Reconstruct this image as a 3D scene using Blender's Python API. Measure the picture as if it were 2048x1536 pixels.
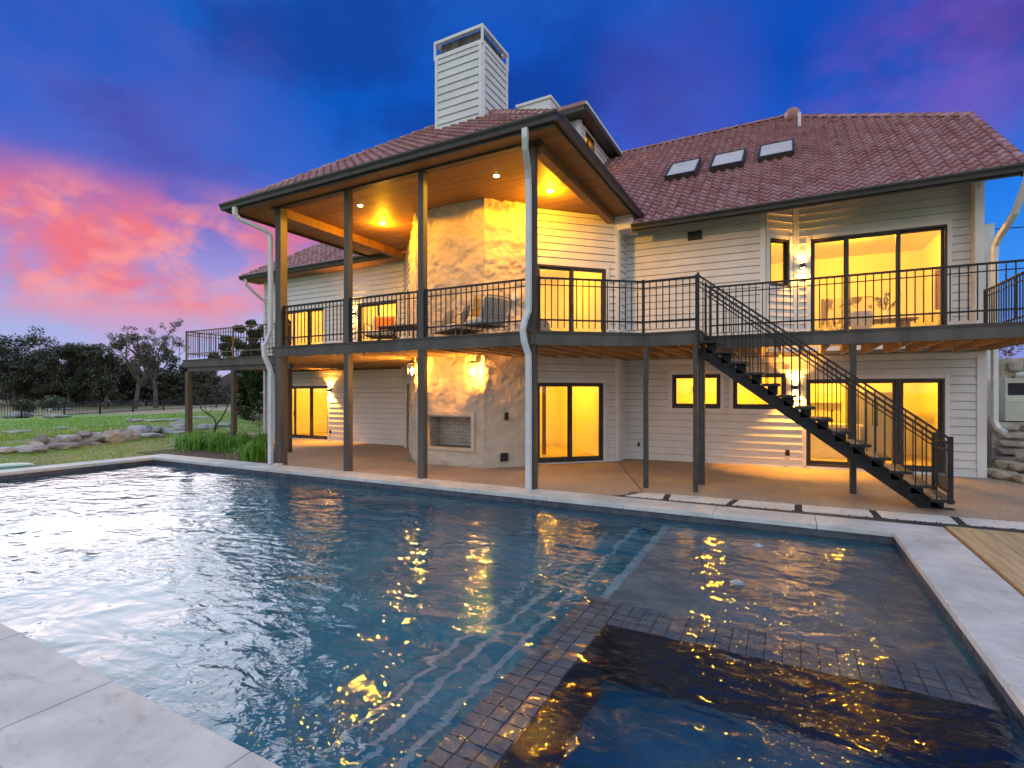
import bpy, bmesh, math, random
from mathutils import Vector, Matrix, noise
random.seed(7)
for o in list(bpy.data.objects): bpy.data.objects.remove(o)
scene = bpy.context.scene
COL = scene.collection
R = math.radians

# ------------------------------------------------------------------ camera
CAM = Vector((0, 0, 1.8)); YAW = R(28.2); FPX = 1030.0
cd = bpy.data.cameras.new("camera"); cam = bpy.data.objects.new("camera", cd); COL.objects.link(cam)
cam.location = CAM; cam.rotation_euler = (R(90), 0, YAW)
cd.sensor_width = 36; cd.lens = 36 * FPX / 2048; cd.clip_end = 3000; cd.clip_start = 0.05
cd.shift_y = -(768 - 785) / 2048.0
scene.camera = cam
scene.render.resolution_x = 1024; scene.render.resolution_y = 768
FW = Vector((-math.sin(YAW), math.cos(YAW), 0)); RT = Vector((math.cos(YAW), math.sin(YAW), 0))
def ray(px, py):
    return FW + RT * ((px - 1024) / FPX) + Vector((0, 0, (785 - py) / FPX))
def proj(p):
    v = Vector(p) - CAM; d = max(v.dot(FW), .01)
    return (1024 + FPX * v.dot(RT) / d, 785 - FPX * v.z / d)

# ------------------------------------------------------------------ view
vs = scene.view_settings
vs.view_transform = 'Standard'; vs.look = 'None'; vs.gamma = 1; vs.exposure = 0.32; vs.use_curve_mapping = False

# ------------------------------------------------------------------ world: dusk sky with lit clouds
world = bpy.data.worlds.new("World"); scene.world = world; world.use_nodes = True
nt = world.node_tree; nt.nodes.clear()
class G:                                    # tiny node helper
    def __init__(s, nt): s.nt = nt
    def n(s, t, **kw):
        x = s.nt.nodes.new(t)
        for k, v in kw.items(): setattr(x, k, v)
        return x
    def put(s, sock, v):
        if isinstance(v, bpy.types.NodeSocket): s.nt.links.new(v, sock)
        else: sock.default_value = v
    def m(s, op, a, b=0.0, c=None, clamp=False):
        x = s.n('ShaderNodeMath', operation=op, use_clamp=clamp); s.put(x.inputs[0], a); s.put(x.inputs[1], b)
        if c is not None: s.put(x.inputs[2], c)
        return x.outputs[0]
    def dot(s, a, v):
        x = s.n('ShaderNodeVectorMath', operation='DOT_PRODUCT'); s.put(x.inputs[0], a); x.inputs[1].default_value = v
        return x.outputs['Value']
    def sm(s, v, a, b):
        x = s.n('ShaderNodeMapRange', interpolation_type='SMOOTHSTEP'); s.put(x.inputs['Value'], v)
        x.inputs['From Min'].default_value = a; x.inputs['From Max'].default_value = b
        return x.outputs['Result']
    def mix(s, f, a, b):
        x = s.n('ShaderNodeMix', data_type='RGBA'); s.put(x.inputs[0], f)
        for i, v in ((6, a), (7, b)):
            if isinstance(v, tuple): v = v + (1,) if len(v) == 3 else v
            s.put(x.inputs[i], v)
        return x.outputs[2]
    def noise(s, vec, scale, detail=6, rough=.55, dist=0.0, stretch=(1, 1, 1)):
        mp = s.n('ShaderNodeMapping'); s.put(mp.inputs['Vector'], vec); mp.inputs['Scale'].default_value = stretch
        x = s.n('ShaderNodeTexNoise'); s.put(x.inputs['Vector'], mp.outputs[0])
        x.inputs['Scale'].default_value = scale; x.inputs['Detail'].default_value = detail
        x.inputs['Roughness'].default_value = rough; x.inputs['Distortion'].default_value = dist
        return x.outputs['Fac']
    def ramp(s, fac, stops):
        x = s.n('ShaderNodeValToRGB'); s.put(x.inputs[0], fac)
        e = x.color_ramp.elements
        while len(e) < len(stops): e.new(.5)
        for q, (p, c) in zip(e, stops): q.position = p; q.color = c + (1,) if len(c) == 3 else c
        return x.outputs[0]
g = G(nt)
D = g.n('ShaderNodeTexCoord').outputs['Generated']
z = g.dot(D, (0, 0, 1)); f_ = g.dot(D, tuple(FW)); s_ = g.dot(D, tuple(RT))
base = g.ramp(z, [(0.0, (.42, .36, .56)), (.06, (.36, .40, .66)), (.12, (.32, .40, .68)), (.21, (.27, .25, .58)), (.29, (.10, .12, .48)), (.37, (.018, .105, .49)), (.47, (.002, .085, .44)), (1.0, (.03, .10, .38))])
right = g.ramp(z, [(0.0, (.30, .22, .50)), (.07, (.16, .25, .66)), (.16, (.04, .23, .72)), (.27, (.015, .17, .66)), (.36, (.015, .095, .50)), (.5, (.003, .06, .40)), (1.0, (.03, .10, .38))])
col = g.mix(g.sm(s_, -.45, .25), base, right)
n1 = g.noise(D, 1.9, 8, .54, .2, (1, 1, 1.7)); n2 = g.noise(D, 4.6, 10, .56, .25, (1, 1, 1.7)); n3 = g.noise(D, 3.0, 8, .54, .2, (1.1, .95, 1.7)); n4 = g.noise(D, 8.5, 9, .58, .2, (1, 1, 1.6))
hi = g.sm(z, .27, .40)
col = g.mix(g.m('MULTIPLY', g.sm(n3, .44, .64), g.m('MULTIPLY', hi, .62)), col, (.006, .03, .22))
col = g.mix(g.m('MULTIPLY', g.sm(n2, .52, .72), g.m('MULTIPLY', hi, .45)), col, (.015, .13, .50))
def blob(px, py, r0, r1):
    d = ray(px, py).normalized()
    return g.sm(g.dot(D, tuple(d)), math.cos(R(r1)), math.cos(R(r0)))
pur = g.m('MULTIPLY', blob(120, 240, 5, 22), g.sm(n1, .38, .60))
col = g.mix(g.m('MULTIPLY', pur, .25), col, (.20, .10, .40))
band = g.m('MULTIPLY', g.sm(z, .085, .17), g.sm(z, .345, .245))
side = g.m('MULTIPLY', blob(200, 430, 11, 24), band)
pk = g.m('MULTIPLY', side, g.sm(n2, .33, .54))
col = g.mix(pk, col, (.70, .15, .19))
pk2 = g.m('MULTIPLY', g.m('MULTIPLY', blob(210, 450, 4, 15), band), g.sm(n4, .42, .62))
col = g.mix(g.m('MULTIPLY', pk2, .8), col, (.86, .28, .24))
lowp = g.m('MULTIPLY', g.m('MULTIPLY', g.sm(z, .16, .10), g.sm(n4, .46, .66)), g.sm(s_, -.1, -.45))
col = g.mix(g.m('MULTIPLY', lowp, .55), col, (.50, .27, .46))
pr = g.m('MULTIPLY', blob(1840, 165, 0, 10), g.sm(n2, .32, .62))
col = g.mix(g.m('MULTIPLY', pr, .36), col, (.30, .065, .33))
pr2 = g.m('MULTIPLY', blob(1340, 200, 1, 10), g.sm(n1, .3, .6))
col = g.mix(g.m('MULTIPLY', pr2, .25), col, (.14, .07, .34))
# away from the sunset clouds the dusk sky is an even, pale blue-white
pale = g.ramp(z, [(0.0, (.98, .95, .96)), (.3, (.88, .94, 1.04)), (1.0, (.58, .74, 1.0))])
col = g.mix(g.sm(f_, .42, -.40), col, pale)
col = g.mix(g.sm(z, 0.0, -.03), col, (.10, .11, .12))
bg = g.n('ShaderNodeBackground'); g.put(bg.inputs['Color'], col); bg.inputs['Strength'].default_value = 1.0
g.nt.links.new(bg.outputs[0], g.n('ShaderNodeOutputWorld').inputs[0])

# ------------------------------------------------------------------ the afterglow of the set sun, low in the left
sd = bpy.data.lights.new("afterglow_sun", 'SUN'); sun = bpy.data.objects.new("afterglow_sun", sd); COL.objects.link(sun)
sd.energy = 1.6; sd.angle = R(46); sd.color = (.96, .97, 1.0)
az = FW + RT * ((60 - 1024) / FPX); az.normalize(); el = R(19)
sun_dir = Vector((az.x * math.cos(el), az.y * math.cos(el), math.sin(el)))
sun.rotation_euler = sun_dir.to_track_quat('Z', 'Y').to_euler()

# ------------------------------------------------------------------ materials
MAT = {}
def mat(name, c1, c2=None, scale=3.0, rough=.6, bump=0.0, bscale=None, stretch=(1, 1, 1), metal=0.0, fac=(.35, .65), detail=5, spec=.5, bdist=.01):
    m = bpy.data.materials.new(name); m.use_nodes = True; MAT[name] = m
    h = G(m.node_tree); b = m.node_tree.nodes['Principled BSDF']
    b.inputs['Roughness'].default_value = rough; b.inputs['Metallic'].default_value = metal
    b.inputs['Specular IOR Level'].default_value = spec
    P = h.n('ShaderNodeNewGeometry').outputs['Position']
    if c2 is None: b.inputs['Base Color'].default_value = c1 + (1,)
    else:
        nz = h.noise(P, scale, detail, .6, .2, stretch)
        h.put(b.inputs['Base Color'], h.mix(h.sm(nz, *fac), c1, c2))
    if bump:
        bn = h.noise(P, bscale or scale * 6, 5, .6, 0, stretch)
        bp = h.n('ShaderNodeBump'); bp.inputs['Strength'].default_value = bump; bp.inputs['Distance'].default_value = bdist
        h.put(bp.inputs['Height'], bn); h.put(b.inputs['Normal'], bp.outputs[0])
    return m
mat('siding', (.60, .595, .59), (.67, .66, .655), 2.0, .55, .15, 40)
mat('shadow_backing', (.19, .18, .17), (.24, .23, .22), 4, .9)  # wall core darkened so the gaps between planks read as shadow lines
mat('trim', (.66, .655, .65), (.71, .70, .69), 2.0, .5)
mat('stucco', (.55, .55, .55), (.68, .68, .68), 3, .8, .5, 25)
mat('stone', (.52, .425, .33), (.60, .50, .40), 2.2, .9, .8, 14, bdist=.025)
mat('bronze', (.040, .035, .031), (.06, .053, .047), 5, .45, .05, spec=.35)
mat('frame', (.04, .032, .027), (.055, .045, .038), 5, .4, spec=.35)
mat('metal_black', (.010, .011, .014), (.018, .019, .023), 6, .5, spec=.3)
mat('post_wood', (.055, .048, .042), (.092, .08, .07), 3, .6, .25, 30, (1, 1, .15))
mat('joist', (.30, .20, .12), (.38, .27, .17), 4, .75, .3, 30)
mat('ceiling_wood', (.20, .095, .033), (.29, .145, .055), 1.2, .62, .12, 20, (.25, 6, 1))
mat('tile', (.30, .135, .122), (.39, .195, .183), 2.6, .55, .25, 30, detail=8)
mat('tile_b', (.33, .165, .157), (.43, .24, .235), 3.0, .55, .25, 30, detail=8)
mat('tile_c', (.25, .105, .09), (.34, .16, .14), 3.0, .55, .25, 30, detail=8)
mat('gutter', (.032, .030, .029), (.045, .041, .039), 4, .38, spec=.4)
mat('spout', (.55, .56, .56), (.63, .63, .62), 3, .4)
mat('room', (.78, .77, .74), None, rough=.8)
mat('roomfloor', (.42, .36, .28), (.50, .44, .35), 1.5, .45, stretch=(6, .6, 1))
m = mat('patio', (.26, .205, .15), (.44, .36, .28), 38, .85, .8, 60, detail=3, bdist=.006); h = G(m.node_tree); b = m.node_tree.nodes['Principled BSDF']
P = h.n('ShaderNodeNewGeometry').outputs['Position']
c_ = h.mix(h.sm(h.noise(P, 34, 4, .7), .35, .65), (.21, .155, .105), (.48, .38, .275)); c_ = h.mix(h.m('MULTIPLY', h.sm(h.noise(P, 1.1, 6, .65, .4), .40, .70), .6), c_, (.25, .185, .13)); c_ = h.mix(h.m('MULTIPLY', h.sm(h.noise(P, 110, 2, .5), .60, .72), .6), c_, (.62, .55, .46))
h.put(b.inputs['Base Color'], c_)
mat('coping', (.50, .49, .475), (.66, .65, .63), 1.7, .75, .25, 22, detail=9, bdist=.004)
h = G(MAT['coping'].node_tree); b = MAT['coping'].node_tree.nodes['Principled BSDF']; P = h.n('ShaderNodeNewGeometry').outputs['Position']
c_ = h.mix(h.sm(h.noise(P, 1.7, 9, .62, .3), .32, .68), (.42, .43, .405), (.59, .60, .57)); c_ = h.mix(h.m('MULTIPLY', h.sm(h.noise(P, 3.4, 8, .7, .8, (1, 2.2, 1)), .54, .68), .75), c_, (.34, .335, .31)); c_ = h.mix(h.m('MULTIPLY', h.sm(h.noise(P, 17, 4, .6, .3), .66, .74), .7), c_, (.26, .25, .25))
h.put(b.inputs['Base Color'], c_)
mat('slab', (.55, .52, .46), (.66, .63, .57), 2, .75, .2, 20)
mat('gravel', (.012, .013, .016), (.05, .052, .058), 40, .7, 1.0, 60)
mat('pine', (.42, .29, .13), (.56, .42, .22), 2.2, .6, .25, 18, (9, .55, 1))
mat('plaster', (.010, .15, .235), (.022, .21, .31), 1.2, .7)
mat('spa_plaster', (.02, .09, .17), (.04, .13, .22), 2, .6)
mat('shelf', (.14, .15, .18), (.22, .22, .25), 3, .7, .3, 15)
mat('steptrim', (.20, .30, .37), (.26, .37, .44), 4, .6)
mat('pooltile', (.045, .05, .068), (.085, .09, .115), 5, .3)
mat('spatile', (.115, .12, .155), (.17, .175, .21), 4, .35)
mat('grout', (.06, .055, .08), None, rough=.9)
mat('mulch', (.05, .032, .022), (.12, .078, .05), 12, .95, 1.0, 40, bdist=.02)
mat('rock', (.22, .212, .205), (.46, .44, .425), 1.8, .9, .8, 14, detail=8, bdist=.03)
mat('rock_warm', (.34, .27, .22), (.54, .44, .37), 2.2, .9, .8, 14, detail=8, bdist=.03)
mat('ledge', (.25, .22, .19), (.42, .37, .31), 3, .9, .8, 18, detail=7, bdist=.02)
mat('block', (.34, .27, .19), (.46, .38, .28), 5, .9, .6, 25)
mat('bark', (.06, .05, .042), (.13, .11, .095), 5, .9, .8, 20, (1, 1, .3))
mat('leaf_dark', (.055, .065, .04), (.11, .12, .075), 3, .6)
mat('leaf_green', (.045, .075, .028), (.09, .13, .045), 3, .6)
mat('leaf_olive', (.11, .108, .07), (.18, .165, .11), 3, .6)
mat('leaf_bright', (.07, .22, .015), (.16, .40, .04), 4, .5)
mat('leaf_pink', (.30, .13, .10), (.45, .25, .16), 3, .6)
mat('lawn_blade', (.16, .36, .03), (.31, .43, .08), .7, .7)
mat('white_paint', (.75, .75, .74), None, rough=.45)
mat('pvc', (.72, .73, .74), None, rough=.35)
mat('heater', (.50, .51, .42), (.56, .57, .48), 3, .5)
mat('cushion', (.55, .51, .46), (.62, .58, .53), 8, .9, .3, 60)
mat('pillow_grey', (.14, .135, .13), (.22, .21, .2), 30, .95, .3, 80)
mat('orange', (.62, .17, .02), (.72, .22, .03), 8, .9, .2, 60)
mat('ochre', (.50, .30, .08), (.56, .35, .11), 8, .9)
mat('wicker', (.20, .175, .15), (.28, .25, .22), 12, .7)
mat('wood_dark', (.11, .065, .035), (.18, .11, .06), 3, .5, .2, 20, (6, .6, 1))
mat('tread_tan', (.28, .21, .14), (.36, .28, .19), 5, .6, stretch=(1, 4, 1))
mat('brick', (.36, .31, .25), (.45, .40, .33), 6, .9, .4, 30)
mat('firebox', (.16, .145, .12), None, rough=.95)
mat('fridge', (.33, .32, .30), None, rough=.3, metal=.6)
mat('counter', (.72, .71, .69), None, rough=.3)
mat('art', (.62, .60, .55), (.16, .13, .10), 2.6, .8, fac=(.52, .60), detail=3)
mat('green_lid', (.06, .22, .14), None, rough=.5)
mat('skyglass', (.60, .53, .45), (.68, .62, .55), 1.2, .3)
mat('door_paint', (.20, .17, .14), (.25, .21, .17), 3, .5)
mat('far_roof', (.06, .045, .04), (.09, .07, .06), 3, .8)
mat('far_wall', (.16, .14, .13), None, rough=.8)

def emis(name, c, st):
    m = bpy.data.materials.new(name); m.use_nodes = True; MAT[name] = m
    b = m.node_tree.nodes['Principled BSDF']; b.inputs['Base Color'].default_value = (.8, .8, .8, 1)
    b.inputs['Emission Color'].default_value = c + (1,); b.inputs['Emission Strength'].default_value = st
emis('lamp_glow', (1.0, .62, .18), 40.0)
emis('bulb_glow', (1.0, .60, .16), 75.0)
emis('lit_picture', (.95, .97, 1.0), 1.1)

def glassmat(name, tint, ior=1.5, rough=0.0):
    m = bpy.data.materials.new(name); m.use_nodes = True; MAT[name] = m
    h = G(m.node_tree); m.node_tree.nodes.remove(m.node_tree.nodes['Principled BSDF'])
    tr = h.n('ShaderNodeBsdfTransparent'); tr.inputs[0].default_value = tint + (1,)
    gl = h.n('ShaderNodeBsdfGlossy'); gl.inputs['Roughness'].default_value = rough
    fr = h.n('ShaderNodeFresnel'); bf = h.n('ShaderNodeNewGeometry').outputs['Backfacing']
    h.put(fr.inputs[0], h.m('ADD', h.m('MULTIPLY', bf, 1 / ior - ior), ior))     # the same fresnel from either side of the pane
    mx = h.n('ShaderNodeMixShader'); h.put(mx.inputs[0], fr.outputs[0])
    h.put(mx.inputs[1], tr.outputs[0]); h.put(mx.inputs[2], gl.outputs[0])
    h.put(m.node_tree.nodes['Material Output'].inputs[0], mx.outputs[0])
glassmat('glass', (.96, .95, .92), 1.45)

# pool water: refraction below, fresnel mirror above, wind ripples
m = bpy.data.materials.new('water'); m.use_nodes = True; MAT['water'] = m
h = G(m.node_tree); m.node_tree.nodes.remove(m.node_tree.nodes['Principled BSDF'])
P = h.n('ShaderNodeNewGeometry').outputs['Position']
wv = h.noise(P, 2.1, 2, .5, .4, (.75, 1.15, 1)); ws = h.noise(P, 6.0, 3, .55, .4, (.7, 1.2, 1)); wl = h.noise(P, .7, 2, .5, .3)
hgt = h.m('ADD', h.m('MULTIPLY', wv, .62), h.m('ADD', h.m('MULTIPLY', h.m('MULTIPLY', ws, h.sm(h.noise(P, .45, 2, .5), .30, .58)), .30), h.m('MULTIPLY', wl, .5)))
bp = h.n('ShaderNodeBump'); bp.inputs['Strength'].default_value = 1.0; bp.inputs['Distance'].default_value = .085
h.put(bp.inputs['Height'], hgt)
fr = h.n('ShaderNodeFresnel'); h.put(fr.inputs['Normal'], bp.outputs[0])
h.put(fr.inputs[0], h.m('ADD', h.m('MULTIPLY', h.n('ShaderNodeNewGeometry').outputs['Backfacing'], 1 / 1.5 - 1.5), 1.5))
gl = h.n('ShaderNodeBsdfGlossy'); gl.inputs['Roughness'].default_value = .03; h.put(gl.inputs['Normal'], bp.outputs[0])
rf = h.n('ShaderNodeBsdfRefraction'); rf.inputs['IOR'].default_value = 1.2; rf.inputs['Roughness'].default_value = .02
rf.inputs['Color'].default_value = (.86, .98, 1.0, 1); h.put(rf.inputs['Normal'], bp.outputs[0])
tp = h.n('ShaderNodeBsdfTransparent'); tp.inputs[0].default_value = (.72, .9, .95, 1)
m0 = h.n('ShaderNodeMixShader'); m0.inputs[0].default_value = .0; h.put(m0.inputs[1], rf.outputs[0]); h.put(m0.inputs[2], tp.outputs[0])
mx = h.n('ShaderNodeMixShader'); h.put(mx.inputs[0], fr.outputs[0]); h.put(mx.inputs[1], m0.outputs[0]); h.put(mx.inputs[2], gl.outputs[0])
h.put(m.node_tree.nodes['Material Output'].inputs[0], mx.outputs[0])

# ground: green lawn with dry patches and bare soil towards the house
m = mat('lawn', (.10, .19, .03), (.20, .22, .06), .35, .9, 1.0, 9, bdist=.08)
h = G(m.node_tree); b = m.node_tree.nodes['Principled BSDF']
P = h.n('ShaderNodeNewGeometry').outputs['Position']
nA = h.noise(P, .28, 5, .6, .3); nB = h.noise(P, 6.0, 5, .65); nC = h.noise(P, .9, 5, .6)
cg = h.mix(h.sm(nB, .3, .7), (.11, .27, .02), (.27, .47, .055))
cdry = h.mix(h.sm(nB, .3, .7), (.30, .23, .12), (.42, .34, .19))
X = h.dot(P, (1, 0, 0)); Yp = h.dot(P, (0, 1, 0))
dry = h.m('MAXIMUM', h.sm(h.m('ADD', X, h.m('MULTIPLY', nC, 8)), -30, -17), h.sm(Yp, 19, 27))
cg = h.mix(h.m('MULTIPLY', h.sm(h.noise(P, 1.6, 6, .7, .5), .45, .7), .55), cg, (.27, .30, .075))
dry = h.m('MULTIPLY', dry, h.sm(h.m('SUBTRACT', nA, h.m('MULTIPLY', h.sm(Yp, 9, 4), .18)), .25, .5))
h.put(b.inputs['Base Color'], h.mix(dry, cg, cdry))

# ------------------------------------------------------------------ mesh helpers
class MB:
    def __init__(s): s.v = []; s.f = []
    def pts8(s, p):
        k = len(s.v); s.v += [tuple(q) for q in p]
        s.f += [tuple(k + i for i in q) for q in ((0, 3, 2, 1), (4, 5, 6, 7), (0, 1, 5, 4), (1, 2, 6, 5), (2, 3, 7, 6), (3, 0, 4, 7))]
        return s
    def box(s, x0, x1, y0, y1, z0, z1):
        return s.pts8([(x0, y0, z0), (x1, y0, z0), (x1, y1, z0), (x0, y1, z0), (x0, y0, z1), (x1, y0, z1), (x1, y1, z1), (x0, y1, z1)])
    def bar(s, a, b, w, h, up=(0, 0, 1)):          # rectangular bar from a to b
        a = Vector(a); b = Vector(b); t = (b - a).normalized(); u = Vector(up)
        if abs(t.dot(u)) > .98: u = Vector((1, 0, 0))
        r = t.cross(u).normalized(); u = r.cross(t).normalized()
        r *= w / 2; u *= h / 2
        return s.pts8([a - r - u, a + r - u, a + r + u, a - r + u, b - r - u, b + r - u, b + r + u, b - r + u])
    def tube(s, pts, r, n=8, cap=True):
        pts = [Vector(p) for p in pts]; rr = r if isinstance(r, (list, tuple)) else [r] * len(pts)
        k0 = len(s.v); ref = None
        for i, p in enumerate(pts):
            t = (pts[min(i + 1, len(pts) - 1)] - pts[max(i - 1, 0)]).normalized()
            if ref is None: ref = Vector((0, 0, 1)) if abs(t.z) < .9 else Vector((1, 0, 0))
            a = t.cross(ref).normalized(); b = a.cross(t).normalized(); ref = b
            for j in range(n):
                q = 2 * math.pi * j / n; s.v.append(tuple(p + (a * math.cos(q) + b * math.sin(q)) * rr[i]))
        for i in range(len(pts) - 1):
            for j in range(n):
                s.f.append((k0 + i * n + j, k0 + i * n + (j + 1) % n, k0 + (i + 1) * n + (j + 1) % n, k0 + (i + 1) * n + j))
        if cap:
            s.f.append(tuple(k0 + j for j in reversed(range(n)))); s.f.append(tuple(k0 + (len(pts) - 1) * n + j for j in range(n)))
        return s
    def sweep(s, pts, w, d, right):                # rectangular spout swept through points, constant section
        pts = [Vector(p) for p in pts]; right = Vector(right).normalized(); k0 = len(s.v)
        for i, p in enumerate(pts):
            t = (pts[min(i + 1, len(pts) - 1)] - pts[max(i - 1, 0)]).normalized()
            o = right.cross(t).normalized()
            for (a, b) in ((-1, -1), (1, -1), (1, 1), (-1, 1)): s.v.append(tuple(p + right * a * w / 2 + o * b * d / 2))
        for i in range(len(pts) - 1):
            for j in range(4): s.f.append((k0 + i * 4 + j, k0 + i * 4 + (j + 1) % 4, k0 + i * 4 + 4 + (j + 1) % 4, k0 + i * 4 + 4 + j))
        s.f.append((k0 + 3, k0 + 2, k0 + 1, k0)); e = k0 + (len(pts) - 1) * 4; s.f.append((e, e + 1, e + 2, e + 3))
        return s
    def prism(s, poly, z0, z1):
        k = len(s.v); n = len(poly); s.v += [(x, y, z0) for x, y in poly] + [(x, y, z1) for x, y in poly]
        s.f.append(tuple(k + i for i in reversed(range(n)))); s.f.append(tuple(k + n + i for i in range(n)))
        for i in range(n): s.f.append((k + i, k + (i + 1) % n, k + n + (i + 1) % n, k + n + i))
        return s
    def slab(s, poly, off):                        # 3d polygon thickened by vector off
        k = len(s.v); n = len(poly); off = Vector(off)
        s.v += [tuple(p) for p in poly] + [tuple(Vector(p) + off) for p in poly]
        s.f.append(tuple(k + i for i in range(n))); s.f.append(tuple(k + n + i for i in reversed(range(n))))
        for i in range(n): s.f.append((k + i, k + n + i, k + n + (i + 1) % n, k + (i + 1) % n))
        return s
    def quad(s, a, b, c, d):
        k = len(s.v); s.v += [tuple(a), tuple(b), tuple(c), tuple(d)]; s.f.append((k, k + 1, k + 2, k + 3)); return s
    def lathe(s, c, prof, n=12, axis='z'):
        k0 = len(s.v); c = Vector(c)
        for r, z_ in prof:
            for j in range(n):
                q = 2 * math.pi * j / n
                s.v.append(tuple(c + Vector((r * math.cos(q), r * math.sin(q), z_))))
        for i in range(len(prof) - 1):
            for j in range(n): s.f.append((k0 + i * n + j, k0 + i * n + (j + 1) % n, k0 + (i + 1) * n + (j + 1) % n, k0 + (i + 1) * n + j))
        s.f.append(tuple(k0 + j for j in reversed(range(n)))); s.f.append(tuple(k0 + (len(prof) - 1) * n + j for j in range(n)))
        return s
    def mesh(s, name, material, smooth=False, fix=True):
        me = bpy.data.meshes.new(name); me.from_pydata(s.v, [], s.f)
        if fix:
            bm = bmesh.new(); bm.from_mesh(me); bmesh.ops.recalc_face_normals(bm, faces=bm.faces); bm.to_mesh(me); bm.free()
        if material: me.materials.append(MAT[material])
        if smooth: me.polygons.foreach_set('use_smooth', [True] * len(me.polygons))
        me.update(); return me
    def build(s, name, material, parent=None, smooth=False, fix=True):
        return link(name, s.mesh(name, material, smooth, fix), parent)
def link(name, me, parent=None):
    o = bpy.data.objects.new(name, me); COL.objects.link(o)
    if parent is not None:
        o.parent = parent
        if parent.type == 'EMPTY' and not parent.get('_local'): o.matrix_parent_inverse = Matrix.Translation(-parent.location)
    return o
def tag(o, label=None, cat=None, group=None, kind=None):
    if label: o['label'] = label
    if cat: o['category'] = cat
    if group: o['group'] = group
    if kind: o['kind'] = kind
    return o
def thing(name, label, cat, loc, group=None, local=False, rz=0):
    o = bpy.data.objects.new(name, None); COL.objects.link(o); o.location = loc; o.empty_display_size = .2
    if local: o['_local'] = 1; o.rotation_euler = (0, 0, rz)
    return tag(o, label, cat, group)
def copy_tree(o, parent=None):
    c = o.copy(); COL.objects.link(c)
    if parent is not None: c.parent = parent
    for ch in list(o.children): copy_tree(ch, c)
    return c
def lamp(name, kind, loc, energy, color, parent, size=.05, direction=None, spot=None, blend=.4):
    l = bpy.data.lights.new(name, kind); l.energy = energy; l.color = color
    if kind == 'AREA': l.size = size
    else: l.shadow_soft_size = size
    if spot: l.spot_size = R(spot); l.spot_blend = blend
    o = bpy.data.objects.new(name, l); COL.objects.link(o); o.parent = parent
    if parent.type == 'EMPTY' and not parent.get('_local'): o.matrix_parent_inverse = Matrix.Translation(-parent.location)
    o.location = loc
    if direction is not None: o.rotation_euler = (-Vector(direction)).to_track_quat('Z', 'Y').to_euler()
    return o
WARM = (1.0, .43, .010)
class Fr:                                           # wall frame: s along the wall, d outwards, z up
    def __init__(s, P, Q):
        s.P = Vector((P[0], P[1], 0)); d = Vector((Q[0] - P[0], Q[1] - P[1], 0)); s.L = d.length; s.t = d.normalized(); s.n = Vector((s.t.y, -s.t.x, 0))
    def __call__(s, a, d, z): return s.P + s.t * a + s.n * d + Vector((0, 0, z))
    def s_of(s, x, y): return (Vector((x, y, 0)) - s.P).dot(s.t)
    def spx(s, px):                                 # where the view ray of a picture column meets this wall
        r = ray(px, 785); n = s.n; t = n.dot(s.P) / n.dot(Vector((r.x, r.y, 0)))
        return s.s_of(r.x * t, r.y * t)
    def box(s, mb, a0, a1, d0, d1, z0, z1):
        return mb.pts8([s(a0, d0, z0), s(a1, d0, z0), s(a1, d1, z0), s(a0, d1, z0), s(a0, d0, z1), s(a1, d0, z1), s(a1, d1, z1), s(a0, d1, z1)])
def inpoly(x, y, poly):
    c = False; j = len(poly) - 1
    for i in range(len(poly)):
        xi, yi = poly[i]; xj, yj = poly[j]
        if (yi > y) != (yj > y) and x < (xj - xi) * (y - yi) / (yj - yi) + xi: c = not c
        j = i
    return c

# ================================================================== SETTING
def sstep(t): t = max(0, min(1, t)); return t * t * (3 - 2 * t)
def hz(x, y):
    xl = -20.2 - max(0.0, y - 7.0) * .72
    d = xl - x
    if y > 30: d = max(d, 0)
    b = .36 * sstep(d / 1.1) - .021 * max(0, d)
    b = max(b, -.75)
    if d > 45: b += sstep((d - 45) / 60) * .55
    return -.06 + b
def ground_hit(px, py, iters=12):
    r = ray(px, py); zz = -.06; p = None
    for _ in range(iters):
        t = (zz - CAM.z) / r.z if r.z < -1e-4 else 400
        t = min(t, 400); p = CAM + r * t; zz += (hz(p.x, p.y) - zz) * .6
    return Vector((p.x, p.y, hz(p.x, p.y)))

PX0, PX1, PN, WZ = -15.45, 1.22, 1.62, -.15
def fY(x): return 7.88 + (x - PX0) * .28 / (PX1 - PX0)
CW = .60
# terrain sheet with the pool cut out of it
xs = sorted(set([-1500, -700, -350, -220, -160, -130, -110, -95] + [-85 + i * 2.5 for i in range(18)] + [-40 + i * .5 for i in range(48)] + [PX0 - .5, PX1 + .5, 8, 15, 30, 80, 300, 1500]))
ys = sorted(set([-1500, -300, -80, -30, -12, PN - .5] + [3 + i * .5 for i in range(11)] + [8.33] + [9 + i * .75 for i in range(36)] + [38, 42, 48, 56, 66, 80, 100, 150, 260, 600, 1500]))
mb = MB(); idx = {}
def gv(i, j):
    if (i, j) not in idx:
        x, y = xs[i], ys[j]; zz = hz(x, y)
        if x < -17: zz += .05 * noise.noise(Vector((x * .8, y * .8, 0)))
        idx[(i, j)] = len(mb.v); mb.v.append((x, y, zz))
    return idx[(i, j)]
for i in range(len(xs) - 1):
    for j in range(len(ys) - 1):
        if xs[i] >= PX0 - .51 and xs[i + 1] <= PX1 + .51 and ys[j] >= PN - .51 and ys[j + 1] <= 8.34: continue
        mb.f.append((gv(i, j), gv(i + 1, j), gv(i + 1, j + 1), gv(i, j + 1)))
tag(mb.build('ground', 'lawn', smooth=True), 'lawn and dry ground around the pool and house', kind='structure')

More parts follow.
